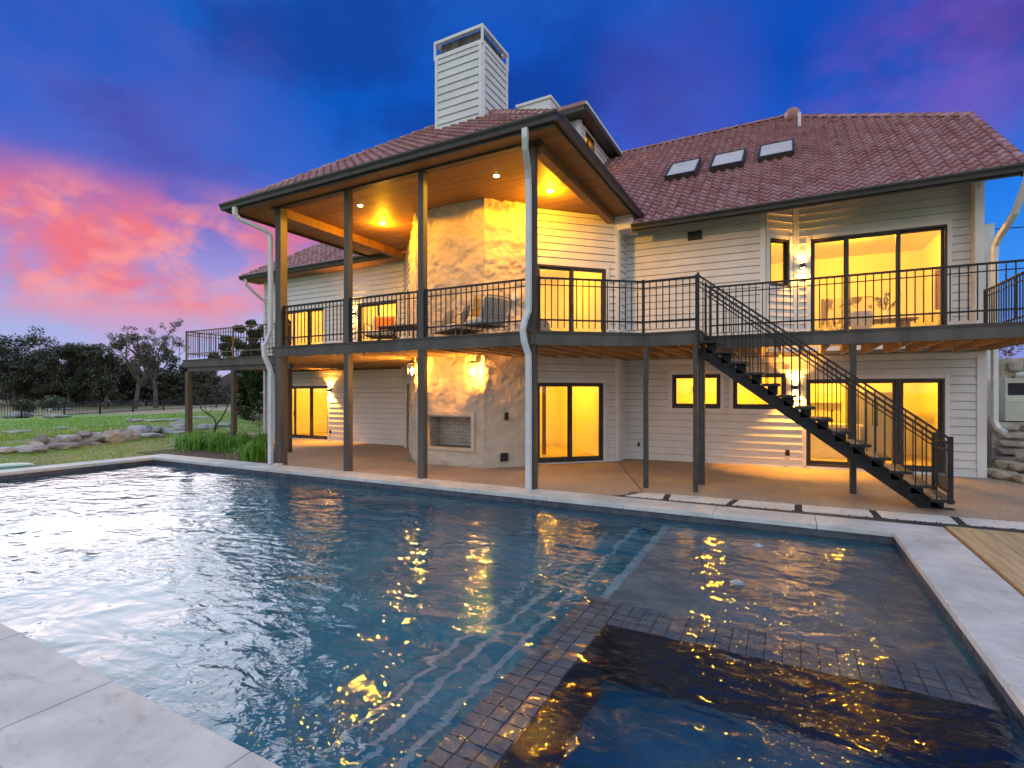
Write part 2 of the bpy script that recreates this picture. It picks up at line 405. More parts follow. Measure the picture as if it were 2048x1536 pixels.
# paved patio
pat = MB().prism([(-11.0, fY(-11) + CW + .004), (PX1 + CW, fY(PX1) + CW + .004), (7, 8.95), (7, 14.9), (3.6, 14.6), (-3.9, 14.2), (-4.2, 13.4), (-9, 12.5), (-11.5, 13.9), (-19.2, 13.9), (-19.2, 12.9), (-13.6, 10.6)], -.12, 0)
tag(pat.build('patio', 'patio'), 'tan exposed aggregate patio under the balcony', kind='structure')
tag(MB().prism([(-9, -5), (6, -5), (6, PN - CW - .006), (-9, PN - CW - .006)], -.12, -.004).build('pool_terrace', 'slab'), 'stone terrace in front of the pool', kind='structure')
tag(MB().prism([(-17.6, fY(-17.6) + .6), (-11.03, fY(-11.03) + CW + .004), (-13.62, 10.6), (-16.4, 11.3), (-17.7, 9.6)], -.1, -.035).build('planting_bed', 'mulch'), 'brown mulch bed beside the pool', kind='structure')

# expansion joint in the patio
tag(MB().bar((-3.93, 13.2, .003), (-2.28, 9.25, .003), .02, .006).build('expansion_joint', 'wood_dark'), 'thin dark expansion joint crossing the patio', kind='structure')

# ---- pool
pool = tag(MB().box(PX0, PX1, PN, 8.3, -1.62, -1.5).build('pool', 'plaster'), 'dark plastered swimming pool basin', kind='structure')
w = MB()
w.pts8([(PX0 - .25, 7.88, -1.6), (PX1 + .25, fY(PX1), -1.6), (PX1 + .25, 8.45, -1.6), (PX0 - .25, 8.15, -1.6), (PX0 - .25, 7.88, -.055), (PX1 + .25, fY(PX1), -.055), (PX1 + .25, 8.45, -.055), (PX0 - .25, 8.15, -.055)])
w.box(PX0 - .25, PX0, PN, 7.88, -1.6, -.056).box(PX1, PX1 + .25, PN, fY(PX1), -1.6, -.056).box(PX0, PX1, PN - .25, PN, -1.6, -.056)
w.build('pool_wall', 'plaster', pool)
MB().prism([(-1.69, 4.75), (PX1, 4.75), (PX1, fY(PX1)), (-1.69, fY(-1.69))], -1.5, -.44).build('tanning_shelf', 'shelf', pool)
MB().box(-1.75, -1.38, PN, 4.75, -1.5, -.235).build('spa_wall', 'grout', pool)
MB().box(-1.38, PX1, 4.3, 4.75, -1.5, -.236).build('spa_wall', 'grout', pool)
MB().box(-1.38, PX1, PN, 4.3, -1.5, -1.05).build('spa_floor', 'spa_plaster', pool)
MB().box(PX1 - .012, PX1, PN + .012, 4.3, -1.05, -.22).build('spa_lining', 'spa_plaster', pool)
MB().box(-1.37, PX1 - .012, PN, PN + .012, -1.05, -.22).build('spa_lining', 'spa_plaster', pool)
for k, (x, zt) in enumerate(((-2.15, -.72), (-2.58, -.98), (-3.0, -1.24))):
    x1 = -1.75 if k == 0 else (-2.15, -2.58)[k - 1]
    MB().prism([(x, PN), (x1, PN), (x1, fY(x1)), (x, fY(x))], -1.5, zt).build('pool_step', 'plaster', pool)
    MB().prism([(x - .006, PN), (x + .055, PN), (x + .055, fY(x)), (x - .006, fY(x))], zt - .05, zt + .005).build('step_trim', 'steptrim', pool)
MB().prism([(-1.696, 4.756), (-1.60, 4.756), (-1.60, fY(-1.6)), (-1.696, fY(-1.69))], -.5, -.433).build('step_trim', 'steptrim', pool)
# waterline tiles
tl = .15
def tile_piece(a, b, out, z0, z1):                  # thin tile between floor points a and b, proud by out
    a = Vector(a); b = Vector(b); t = (b - a).normalized(); a = a + t * .004; b = b - t * .004; o = Vector(out) * .008
    A = Vector((0, 0, z0)); B = Vector((0, 0, z1))
    return [a + A, b + A, b + A + o, a + A + o, a + B, b + B, b + B + o, a + B + o]
rest = MB(); n = int((PX1 - PX0) / tl)
for i in range(n):
    x0 = PX1 - (i + 1) * tl; x1 = PX1 - i * tl
    p = tile_piece((x0, fY(x0), 0), (x1, fY(x1), 0), (0, -1, 0), -.21, -.06)
    if i < 70: MB().pts8(p).build('waterline_tile', 'pooltile', pool)
    else: rest.pts8(p)
for i in range(int((7.88 - PN) / tl)):
    y = 7.88 - i * tl; rest.pts8(tile_piece((PX0, y - tl, 0), (PX0, y, 0), (1, 0, 0), -.21, -.06))
    y = fY(PX1) - .02 - i * tl
    MB().pts8(tile_piece((PX1, y, 0), (PX1, y - tl, 0), (-1, 0, 0), -.21, -.06)).build('waterline_tile', 'pooltile', pool)
tag(rest.build('far_waterline_tiles', 'pooltile', pool), kind='stuff')
# mosaic tiles on the spa wall
sq = MB().box(-.056, .056, -.056, .056, 0, .01).mesh('spa_tile', 'spatile')
for i in range(3):
    for j in range(26):
        o = link('spa_tile', sq, pool); o.location = (-1.69 + i * .122, PN + .07 + j * .122, -.235)
for i in range(21):
    for j in range(4):
        o = link('spa_tile', sq, pool); o.location = (-1.32 + i * .122, 4.34 + j * .122, -.236)
# coping
cop = tag(MB().prism([(PX0 - .5, fY(PX0)), (PX1 + .5, fY(PX1)), (PX1 + .5, fY(PX1) + .5), (PX0 - .5, fY(PX0) + .5)], -.1, -.06).build('pool_coping', 'grout'), 'pale limestone coping around the pool', kind='structure')
def coping_stone(poly):
    o = MB().prism(poly, -.058, .012).build('coping_stone', 'coping', cop)
    bv = o.modifiers.new('b', 'BEVEL'); bv.width = .007; bv.segments = 2
gp = .003
def far_stone(x0, x1):
    coping_stone([(x0 + gp, fY(x0) - .03), (x1 - gp, fY(x1) - .03), (x1 - gp, fY(x1) + CW - .03), (x0 + gp, fY(x0) + CW - .03)])
x = PX1 + CW; stops = [x, .34]
while stops[-1] - 1.33 > PX0 - .2: stops.append(stops[-1] - 1.33)
stops.append(PX0 - CW)
for a, b in zip(stops[1:], stops[:-1]): far_stone(a, b)
def side_stones(xa, xb, ytop, joints):
    yy = [ytop - .03] + joints + [PN - CW]
    for a, b in zip(yy[:-1], yy[1:]): coping_stone([(xa, b + gp), (xb, b + gp), (xb, a - gp), (xa, a - gp)])
side_stones(PX1 - .03, PX1 + CW, fY(PX1), [6.89, 5.6, 4.29, 3.0, 1.7])
side_stones(PX0 - CW, PX0 + .03, fY(PX0), [6.5, 5.2, 3.9, 2.6])
xx = [-2.36 + 1.33 * k for k in range(-9, 3)]
xx = [PX0 + .03] + [q for q in xx if q > PX0 + .3] + [PX1 - .03]
for a, b in zip(xx[:-1], xx[1:]): coping_stone([(a + gp, PN - CW), (b - gp, PN - CW), (b - gp, PN + .03), (a + gp, PN + .03)])
tag(MB().quad((PX0, PN, WZ), (PX1, PN, WZ), (PX1, fY(PX1), WZ), (PX0, fY(PX0), WZ)).build('pool_water', 'water', fix=False), 'rippled pool water reflecting sky and lit windows', kind='structure')

# stepping slabs in black gravel
gr = MB(); gr.prism([(-2.72, fY(-2.7) + CW), (1.80, fY(1.2) + CW + .02), (5, 9.05), (5, 9.75), (2.05, 9.56), (-2.3, 9.28)], -.03, .004)
gb = tag(gr.build('gravel_strip', 'gravel'), 'strip of black gravel between coping and patio', kind='structure')
peb = MB()
for k in range(2600):
    x = random.uniform(-2.5, 4.6); lo = 8.73 + (x + 2.5) * .065; hi = 9.24 + (x + 2.3) * .073
    y = random.uniform(lo, hi); r = random.uniform(.008, .017)
    c = Vector((x, y, .006)); a = random.random() * 6.28
    p = [c + Vector((math.cos(a + q * 1.571) * r, math.sin(a + q * 1.571) * r, 0)) for q in range(4)] + [c + Vector((0, 0, r * .9))]
    b0 = len(peb.v); peb.v += [tuple(q) for q in p]; peb.f += [(b0 + q, b0 + (q + 1) % 4, b0 + 4) for q in range(4)]
tag(peb.build('pebbles', 'gravel', gb), kind='stuff')
bk = [(-2.27, 9.20), (-1.88, 9.27), (-.79, 9.36), (.12, 9.40), (1.10, 9.46), (2.08, 9.52), (3.05, 9.60), (4.1, 9.68)]
ft = [(-2.50, 8.78), (-1.83, 8.80), (-.86, 8.86), (.11, 8.91), (1.11, 8.98), (2.06, 9.04), (3.03, 9.12), (4.1, 9.19)]
for i in range(7):
    a = .05 if i else 0.0
    q = [Vector(ft[i]), Vector(ft[i + 1]), Vector(bk[i + 1]), Vector(bk[i])]
    t = (q[1] - q[0]).normalized() * .075
    if i: q[0] += t; q[3] += t
    q[1] -= t * .35; q[2] -= t * .35
    o = MB().prism([tuple(v) for v in q], -.02, .016).build('stepping_slab', 'slab', gb)
    bv = o.modifiers.new('b', 'BEVEL'); bv.width = .004

# wooden pool-side platform
wp = thing('wooden_platform', 'pale new pine deck platform at the pool corner on the right', 'deck', (3, 6, 0))
MB().box(1.86, 5.4, 8.62, 8.80, -.03, .02).build('plank', 'pine', wp)
for i in range(18):
    x0 = 1.86 + i * .192; o = MB().box(x0, x0 + .186, 5.9 if i % 2 else 4.4, 8.614, -.03, .02).build('plank', 'pine', wp)
    MB().box(x0, x0 + .186, 1.0, 5.894 if i % 2 else 4.394, -.03, .02).build('plank', 'pine', wp)
MB().box(1.86, 5.35, 1.0, 8.6, -.1, -.035).build('frame', 'wood_dark', wp)

# ================================================================== HOUSE
house = thing('house', 'large two storey house with pale lap siding, tiled roof and lit windows', 'house', (-4, 14, 0))
PIECES = []                                          # (area in the picture, name, verts8, material, parent)
def parea(pts):
    q = [proj(p) for p in pts]; xs_ = [p[0] for p in q]; ys_ = [p[1] for p in q]
    if max(xs_) < 0 or min(xs_) > 2048 or max(ys_) < 0: return 0
    return (max(xs_) - min(xs_)) * (max(ys_) - min(ys_))
def free_spans(a0, a1, ops, z0, z1, eps=1e-4):
    cuts = sorted(o for o in ops if o[2] < z1 - eps and o[3] > z0 + eps); cur = a0; out = []
    for o in cuts:
        if o[0] > cur + .01: out.append((cur, o[0]))
        cur = max(cur, o[1])
    if cur < a1 - .01: out.append((cur, a1))
    return out
def wall(P, Q, z0, z1, ops=(), ph=.18, core=.16, margin=(0, 0), name='wall'):
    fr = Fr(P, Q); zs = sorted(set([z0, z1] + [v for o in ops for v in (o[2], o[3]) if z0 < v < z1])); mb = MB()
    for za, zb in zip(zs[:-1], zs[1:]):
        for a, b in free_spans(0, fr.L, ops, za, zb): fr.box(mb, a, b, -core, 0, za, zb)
    part = mb.build(name, 'shadow_backing', house)
    tr = .085                                        # casing boards round the openings
    wide = [(o[0] - tr, o[1] + tr, o[2] - (tr if o[2] > z0 + .3 and not o[4:] else 0), o[3] + tr) for o in ops]
    for o, w_ in zip(ops, wide):
        c = MB(); fr.box(c, w_[0], o[0], 0, .042, w_[2], w_[3]); fr.box(c, o[1], w_[1], 0, .042, w_[2], w_[3]); fr.box(c, o[0], o[1], 0, .032, o[3], w_[3])
        if w_[2] < o[2]: fr.box(c, o[0], o[1], 0, .032, w_[2], o[2])
        c.build('casing', 'trim', part)
    k = 0; zz = z0
    while zz < z1 - .02:
        zt = min(zz + ph, z1); sub = sorted(set([zz, zt] + [v for o in wide for v in (o[2], o[3]) if zz + .01 < v < zt - .01]))
        for za, zb in zip(sub[:-1], sub[1:]):
            for a, b in free_spans(margin[0], fr.L - margin[1], wide, za, zb, .0105):
                f0 = .034 - .026 * (za - zz) / ph; f1 = .034 - .026 * (zb - zz) / ph
                zb_ = zb - (.012 if abs(zb - zt) < 1e-4 and zb - za > .03 else 0)
                v = [fr(a, 0.001, za), fr(b, 0.001, za), fr(b, f0, za), fr(a, f0, za), fr(a, .001, zb_), fr(b, .001, zb_), fr(b, f1, zb_), fr(a, f1, zb_)]
                PIECES.append((parea(v), v, part))
        zz += ph
    for s0, s1, on in ((0, margin[0], margin[0]), (fr.L - margin[1], fr.L, margin[1])):
        if on:
            c = MB(); fr.box(c, s0, s1, 0, .046, z0, z1); c.build('corner_board', 'trim', part)
    return fr, part

def opening(fr, s0, s1, z0, z1, nl=2, handle=True, name='sliding_door', mid=None, depth=.05, fw=.055, sill=True):
    """dark framed glazing: outer frame mesh, panes and stiles as pieces"""
    f = MB(); a = .045
    fr.box(f, s0, s0 + a, -depth - .06, .02, z0, z1); fr.box(f, s1 - a, s1, -depth - .06, .02, z0, z1)
    fr.box(f, s0 + a, s1 - a, -depth - .06, .02, z1 - a, z1); fr.box(f, s0 + a, s1 - a, -depth - .06, .03 if sill else .02, z0, z0 + a)
    part = f.build(name, 'frame', house)
    b = mid or [s0 + a + (s1 - s0 - 2 * a) * k / nl for k in range(1, nl)]
    edges = [s0 + a] + b + [s1 - a]
    for k, (p, q) in enumerate(zip(edges[:-1], edges[1:])):
        d = -.012 if k % 2 else -.052
        st = MB(); w_ = fw
        fr.box(st, p - (.025 if k else 0), p + w_, d - .034, d, z0 + a, z1 - a); fr.box(st, q - w_, q + (.025 if k < len(edges) - 2 else 0), d - .034, d, z0 + a, z1 - a)
        fr.box(st, p + w_, q - w_, d - .034, d, z1 - a - w_, z1 - a); fr.box(st, p + w_, q - w_, d - .034, d, z0 + a, z0 + a + w_ * 1.4)
        st.build('sash', 'frame', part)
        pn = MB(); fr.box(pn, p + w_, q - w_, d - .021, d - .015, z0 + a + w_ * 1.4, z1 - a - w_); pn.build('pane', 'glass', part)
        if handle and k == len(edges) - 2 or (handle and k == 0 and nl > 2):
            hd = MB(); zc = z0 + (z1 - z0) * .47; hs = p + .02 if k else q - .03
            hd.tube([fr(hs, d, zc - .1), fr(hs, d + .045, zc - .08), fr(hs, d + .045, zc + .08), fr(hs, d, zc + .1)], .012, 6); hd.build('handle', 'metal_black', part)
    return part

def room(fr, s0, s1, z0, z1, dep, back=.17, cut=()):
    """open fronted room shell behind a wall: side walls, back wall, ceiling, floor"""
    r = MB(); t = .1
    fr.box(r, s0 - t, s0, -back - dep - t, -back, z0, z1); fr.box(r, s1, s1 + t, -back - dep - t, -back, z0, z1)
    fr.box(r, s0, s1, -back - dep - t, -back - dep, z0, z1); fr.box(r, s0 - t, s1 + t, -back - dep - t, -back, z1, z1 + t)
    part = r.build('interior_wall', 'room', house)
    f = MB(); fr.box(f, s0 - t, s1 + t, -back - dep - t, -.10, z0 - t, z0); f.build('interior_floor', 'roomfloor', part)
    sk = MB(); fr.box(sk, s0, s1, -back - dep, -back - dep + .015, z0, z0 + .12); sk.build('baseboard', 'white_paint', part)
    return part
def downlight(p, label, energy, r=.075, spread='POINT', down=.05):
    t = thing('recessed_light', label, 'ceiling light', p)
    MB().lathe(p, [(r * 1.25, -.012), (r * 1.25, 0)], 16).build('trim_ring', 'white_paint', t)
    MB().lathe(Vector(p) - Vector((0, 0, .02)), [(r * .9, -.004), (r, .006)], 16).build('lens', 'lamp_glow', t)
    lamp('light', spread, Vector(p) - Vector((0, 0, down)), energy, WARM, t, r, (0, 0, -1), 172 if spread == 'SPOT' else None, .15)
    return t
def roomlamp(fr, s, d, z, label, energy): return downlight(tuple(fr(s, -d, z)), label, energy * 2.7, .08, 'POINT', .12)

# ---- left wing
LW = Fr((-18.75, 13.7), (-11.5, 13.7)); sx = lambda x: x + 18.75
ops = [(sx(-17.95), sx(-15.12), .04, 2.05), (sx(-17.95), sx(-15.32), 2.96, 5.0), (sx(-13.62), sx(-11.78), 2.96, 4.96)]
wall((-18.75, 13.7), (-11.5, 13.7), 0, 6.3, ops, margin=(.1, 0))
MB().box(-18.75, -18.6, 13.87, 22, 0, 6.3).build('wall', 'siding', house)
opening(LW, ops[0][0], ops[0][1], ops[0][2], ops[0][3], 3)
opening(LW, ops[1][0], ops[1][1], ops[1][2], ops[1][3], 3)
opening(LW, ops[2][0], ops[2][1], ops[2][2], ops[2][3], 2)
room(LW, .2, 5.0, .03, 2.6, 3.5); roomlamp(LW, 2.4, 2.0, 2.6, 'recessed ceiling lamp in the lower left lit room', 95)
room(LW, .2, 4.6, 2.94, 5.55, 3.6); roomlamp(LW, 2.2, 1.8, 5.55, 'recessed ceiling lamp in the upper left corner room', 95)
room(LW, 4.75, 7.2, 2.94, 5.55, 3.6); roomlamp(LW, 6.0, 1.8, 5.55, 'recessed ceiling lamp in the room behind the orange cushion', 65)
# ---- angled wall with the service doors, left of the stone
DW = Fr((-11.5, 13.7), (-9.9, 12.1))
dops = [(DW.spx(813.2), 2.24, 0, 2.06, 1), (1.0, 1.95, 2.95, 5.0, 1)]
wall((-11.5, 13.7), (-9.9, 12.1), 0, 6.42, dops)
for a, b, z0, z1 in [(q[0], q[1], q[2], q[3]) for q in dops]:
    f = MB(); DW.box(f, a, b, -.09, -.05, z0 + .01, z1); dr = f.build('service_door', 'door_paint', house)
    k = MB(); k.lathe(DW(b - .12, -.03, z0 + 1.0), [(.0, -.03), (.03, -.02), (.035, 0), (.03, .02), (.0, .03)], 10); k.build('knob', 'white_paint', dr)
    pn = MB(); DW.box(pn, a + .1, b - .1, -.05, -.042, z0 + .15, z0 + .9); DW.box(pn, a + .1, b - .1, -.05, -.042, z0 + 1.1, z1 - .12); pn.build('door_panel', 'door_paint', dr)
# ---- right angled wall with two sliding doors
CWALL = Fr((-5.85, 11.37), (-3.95, 13.27))
ca, cb = CWALL.s_of(-5.55, 11.67), CWALL.s_of(-4.26, 12.96)
cops = [(ca, cb, .03, 2.05), (ca, cb + .08, 2.96, 5.02)]
wall((-5.85, 11.37), (-3.95, 13.27), 0, 6.42, cops, margin=(0, .09))
for q in cops: opening(CWALL, q[0], q[1], q[2], q[3], 2)
room(CWALL, -.4, 2.62, .03, 2.6, 4.0); roomlamp(CWALL, 1.2, 1.8, 2.6, 'recessed ceiling lamp behind the lower middle sliding door', 85)
room(CWALL, -.6, 2.62, 2.94, 5.55, 4.2); roomlamp(CWALL, 1.1, 2.0, 5.55, 'recessed ceiling lamp in the upstairs living room', 85)
wall((-3.95, 13.27), (-3.92, 13.9), 0, 6.3, (), margin=(.1, 0))
# ---- right wing
RA, RB = (-3.92, 13.9), (3.68, 14.3)
RW = Fr(RA, RB)
rops = [(RW.spx(1344.5), RW.spx(1441), 1.39, 2.27), (RW.spx(1466), RW.spx(1572), 1.39, 2.27), (RW.spx(1612), RW.spx(1889), .06, 2.11)]
wall(RA, RB, 0, 2.78, rops, margin=(0, .16))
opening(RW, *rops[0], 1, False, 'window'); opening(RW, *rops[1], 1, False, 'window')
opening(RW, rops[2][0], RW.spx(1796), .06, 2.11, 2); opening(RW, RW.spx(1797), rops[2][1], .06, 2.11, 1, False, 'glass_door')
room(RW, .15, 4.0, .03, 2.6, 3.6); roomlamp(RW, 2.2, 1.9, 2.6, 'recessed ceiling lamp above the coat hooks downstairs', 110)
room(RW, 4.15, 7.4, .03, 2.6, 3.8); roomlamp(RW, 5.4, 1.9, 2.6, 'recessed ceiling lamp in the downstairs kitchen', 110)
UA, UB, UC = (-3.92, 13.9), (-.49, 14.08), (.12, 14.66)
UD = (3.72, 14.85)
wall(UA, UB, 2.78, 6.48, (), margin=(0, .12))
UR = Fr(UB, UC); uo = (UR.spx(1538), UR.spx(1577), 4.42, 5.6)
wall(UB, UC, 2.78, 6.62, [uo], margin=(.03, .03)); opening(UR, *uo, 1, False, 'window', fw=.04)
UW = Fr(UC, UD); uops = [(UW.spx(1621), UW.spx(1894), 2.96, 5.58)]
wall(UC, UD, 2.78, 6.9, uops, margin=(.12, .14))
opening(UW, *uops[0], 3, True, 'sliding_door', mid=[UW.spx(1693), UW.spx(1797)], fw=.05)
room(UW, -.75, 3.5, 2.94, 5.95, 3.8); roomlamp(UW, 1.55, 1.3, 5.95, 'recessed ceiling lamp in the dining room seen through the triple door', 130)
roomlamp(UW, -.3, .9, 5.95, 'recessed ceiling lamp behind the narrow bay window', 25)
MB().box(3.56, 3.71, 14.52, 22, 0, 6.75).build('wall', 'siding', house)
MB().slab([(3.63, 14.5, 6.2), (3.63, 26, 6.2), (3.63, 23.5, 8.6), (3.63, 16.8, 8.5), (3.63, 14.5, 6.85)], (.08, 0, 0)).build('gable_wall', 'siding', house)
MB().box(3.7, 4.40, 16.5, 22, 0, 5.9).build('stucco_wall', 'stucco', house)
# upper band between the floors seen under the balcony
fz = MB(); RW.box(fz, .02, RW.L, .0, .045, 2.56, 2.66); fz.build('frieze_board', 'trim', house)

# ---- stone chimney breast with the fireplace
def stone_face(mb, A, B, z0, z1, nx, amp, hole=None, edge0=0, edge1=0):
    A = Vector(A); B = Vector(B); t = (B - A); L = t.length; t.normalize(); nn = Vector((t.y, -t.x, 0)); nz = int((z1 - z0) / .05); k0 = len(mb.v)
    for j in range(nz + 1):
        for i in range(nx + 1):
            a = L * i / nx; z_ = z0 + (z1 - z0) * j / nz; p = A + t * a + Vector((0, 0, z_))
            q = Vector((p.x * 2.1, p.y * 2.1, p.z * 3.0))
            d = noise.noise(q) * .55 + (1 - abs(noise.noise(q * 2.3))) * .5 + noise.noise(q * 4.5) * .35 + noise.noise(q * 9) * .2
            e = 1.0
            if hole:
                hx = max(hole[0] - a, a - hole[1], 0); hzv = max(hole[2] - z_, z_ - hole[3], 0); e = min(1, math.hypot(hx, hzv) / .25)
            if i in (0, nx): e *= .4
            mb.v.append(tuple(p + nn * (d - .35) * amp(p) * e))
    for j in range(nz):
        for i in range(nx):
            ac = L * (i + .5) / nx; zc = z0 + (z1 - z0) * (j + .5) / nz
            if hole and hole[0] < ac < hole[1] and hole[2] < zc < hole[3]: continue
            a = k0 + j * (nx + 1) + i; mb.f.append((a, a + 1, a + nx + 2, a + nx + 1))
SL, SF0, SF1, SR = (-10.02, 12.2, 0), (-8.40, 10.46, 0), (-6.36, 10.46, 0), (-5.50, 11.36, 0)
st = MB(); hole = (.42, 1.69, .47, 1.22); nxf = 41
full = lambda p: .10
stone_face(st, SF0, SF1, 0, 6.45, nxf, full, hole)
stone_face(st, SL, SF0, 0, 6.45, 46, full)
stone_face(st, SF1, SR, 0, 6.45, 25, lambda p: .17 if p.z > 2.75 else (.05 if (p - Vector(SF1)).to_2d().length > .12 else .13))
stone = st.build('stone_chimney_breast', 'stone', house, smooth=True, fix=False)
st.v = []; st.f = []
MB().box(-8.3, -6.4, 11.2, 12.6, 0, 6.45).build('chimney_core', 'stone', stone)
fx0, fx1, fz0, fz1 = SF0[0] + .40, SF0[0] + 1.71, .45, 1.24
fb = MB(); t = .06
fb.box(fx0 - t, fx0, 10.46, 10.95, fz0 - t, fz1 + t).box(fx1, fx1 + t, 10.46, 10.95, fz0 - t, fz1 + t).box(fx0, fx1, 10.46, 10.95, fz0 - t, fz0).box(fx0, fx1, 10.46, 10.95, fz1, fz1 + t).box(fx0 - t, fx1 + t, 10.95, 11.0, fz0 - t, fz1 + t)
fire = fb.build('firebox', 'firebox', stone)
fs = MB(); q0, q1 = fx0 - .085, fx1 + .085
fs.box(q0, fx0 + .004, 10.395, 10.56, fz0 - .07, fz1 + .085).box(fx1 - .004, q1, 10.395, 10.56, fz0 - .07, fz1 + .085).box(fx0 + .004, fx1 - .004, 10.395, 10.56, fz1 - .004, fz1 + .085).box(fx0 + .004, fx1 - .004, 10.395, 10.56, fz0 - .07, fz0 + .004)
fs.build('fireplace_surround', 'stone', stone)
stone_lining = MB().box(fx0, fx1, 10.925, 10.949, fz0, fz1).build('mortar', 'firebox', stone)
for r in range(9):
    zb = fz0 + .004 + r * .088; x = fx0 - (.12 if r % 2 else 0)
    while x < fx1 - .02:
        a, b = max(x, fx0 + .003), min(x + .235, fx1 - .003)
        if b - a > .04: MB().box(a, b, 10.905, 10.93, zb, min(zb + .08, fz1)).build('brick', 'brick', stone)
        x += .243
    for sd, xx in ((1, fx0), (-1, fx1)):
        y = 10.5 - (.12 if r % 2 else 0)
        while y < 10.88:
            a, b = max(y, 10.49), min(y + .235, 10.9)
            if b - a > .04: MB().box(min(xx, xx + sd * .02), max(xx, xx + sd * .02), a, b, zb, min(zb + .08, fz1)).build('brick', 'brick', stone)
            y += .243

# ---- chimney above the roof
CH = (-7.87, -6.5, 10.6, 11.82)
wall((CH[0], CH[2]), (CH[1], CH[2]), 7.6, 10.2, (), .19, .5, (.07, .07), 'chimney')
wall((CH[1], CH[2]), (CH[1], CH[3]), 7.6, 10.2, (), .19, .5, (.07, .07), 'chimney')
MB().box(CH[0], CH[1] - .51, CH[2] + .51, CH[3], 7.6, 10.2).build('chimney', 'siding', house)
cc = MB(); e = .04
cc.box(CH[0] - e, CH[1] + e, CH[2] - e, CH[2] + .05, 10.2, 10.3).box(CH[0] - e, CH[1] + e, CH[3] - .05, CH[3] + e, 10.2, 10.3).box(CH[0] - e, CH[0] + .05, CH[2] + .05, CH[3] - .05, 10.2, 10.3).box(CH[1] - .05, CH[1] + e, CH[2] + .05, CH[3] - .05, 10.2, 10.3)
cc.box(CH[0] - e, CH[1] + e, CH[2] - e, CH[2] + .05, 10.6, 10.67).box(CH[0] - e, CH[1] + e, CH[3] - .05, CH[3] + e, 10.6, 10.67).box(CH[0] - e, CH[0] + .05, CH[2] + .05, CH[3] - .05, 10.6, 10.67).box(CH[1] - .05, CH[1] + e, CH[2] + .05, CH[3] - .05, 10.6, 10.67)
for x in (CH[0] - e, CH[1] + e - .05):
    for y in (CH[2] - e, CH[3] + e - .05): cc.box(x, x + .05, y, y + .05, 10.3, 10.6)
cc.build('chimney_cap', 'trim', house)
MB().box(CH[0] + .05, CH[1] - .05, CH[2] + .05, CH[3] - .05, 10.2, 10.33).box(CH[0] + .09, CH[1] - .09, CH[2] + .09, CH[3] - .09, 10.33, 10.61).build('dark_cap_fill', 'bark', house)  # dark box standing in for the shaded inside of the open cap

# ---- raised middle tower behind the porch roof
TX, TY = -6.28, 16.6
wall((-10.6, TY), (TX, TY), 8.3, 11.12, (), .19, .1, (.08, .1), 'tower_wall')
TW = Fr((TX, TY), (TX, 20.4)); two = (TW.spx(1168.5), TW.spx(1187.5), 10.0, 11.0)
wall((TX, TY), (TX, 20.4), 8.3, 11.12, [two], .19, .1, (.1, .06), 'tower_wall')
opening(TW, *two, 2, False, 'window', fw=.03)
room(TW, .12, 2.4, 9.6, 11.05, 1.6, .11); roomlamp(TW, .8, .7, 11.05, 'recessed ceiling lamp in the small tower room', 40)
def hip_roof(x0, x1, y0, y1, z0, m_, parent, name, material='tile', th=.12):
    hw = min(x1 - x0, y1 - y0) / 2; zt = z0 + m_ * hw
    if x1 - x0 > y1 - y0: r0, r1 = (x0 + hw, (y0 + y1) / 2, zt), (x1 - hw, (y0 + y1) / 2, zt)
    else: r0, r1 = ((x0 + x1) / 2, y0 + hw, zt), ((x0 + x1) / 2, y1 - hw, zt)
    a, b, c, d = (x0, y0, z0), (x1, y0, z0), (x1, y1, z0), (x0, y1, z0); mb = MB()
    k = 0; V = [a, b, c, d, r0, r1, (x0, y0, z0 - th), (x1, y0, z0 - th), (x1, y1, z0 - th), (x0, y1, z0 - th)]
    mb.v = V
    if x1 - x0 > y1 - y0: mb.f = [(0, 1, 5, 4), (1, 2, 5), (2, 3, 4, 5), (3, 0, 4)]
    else: mb.f = [(0, 1, 4), (1, 2, 5, 4), (2, 3, 5), (3, 0, 4, 5)]
    mb.f += [(6, 9, 8, 7), (0, 6, 7, 1), (1, 7, 8, 2), (2, 8, 9, 3), (3, 9, 6, 0)]
    return mb.build(name, material, parent)
tr_ = hip_roof(-11.2, -5.84, 16.0, 21.2, 11.38, .5, house, 'roof')
MB().box(-11.2, -5.86, 16.02, 16.05, 11.1, 11.3).box(-5.9, -5.84, 16.02, 21.2, 11.13, 11.33).build('fascia', 'bronze', tr_)
MB().box(-11.1, -5.9, 16.06, 21.1, 11.16, 11.2).build('soffit', 'bronze', tr_)
MB().box(-5.838, -5.80, 16.0, 21.2, 11.26, 11.34).build('drip_edge', 'trim', tr_)
MB().box(-9.4, -8.0, 18.0, 19.0, 11.9, 13.02).box(-9.46, -7.94, 17.94, 19.06, 13.02, 13.12).build('second_chimney', 'siding', house)

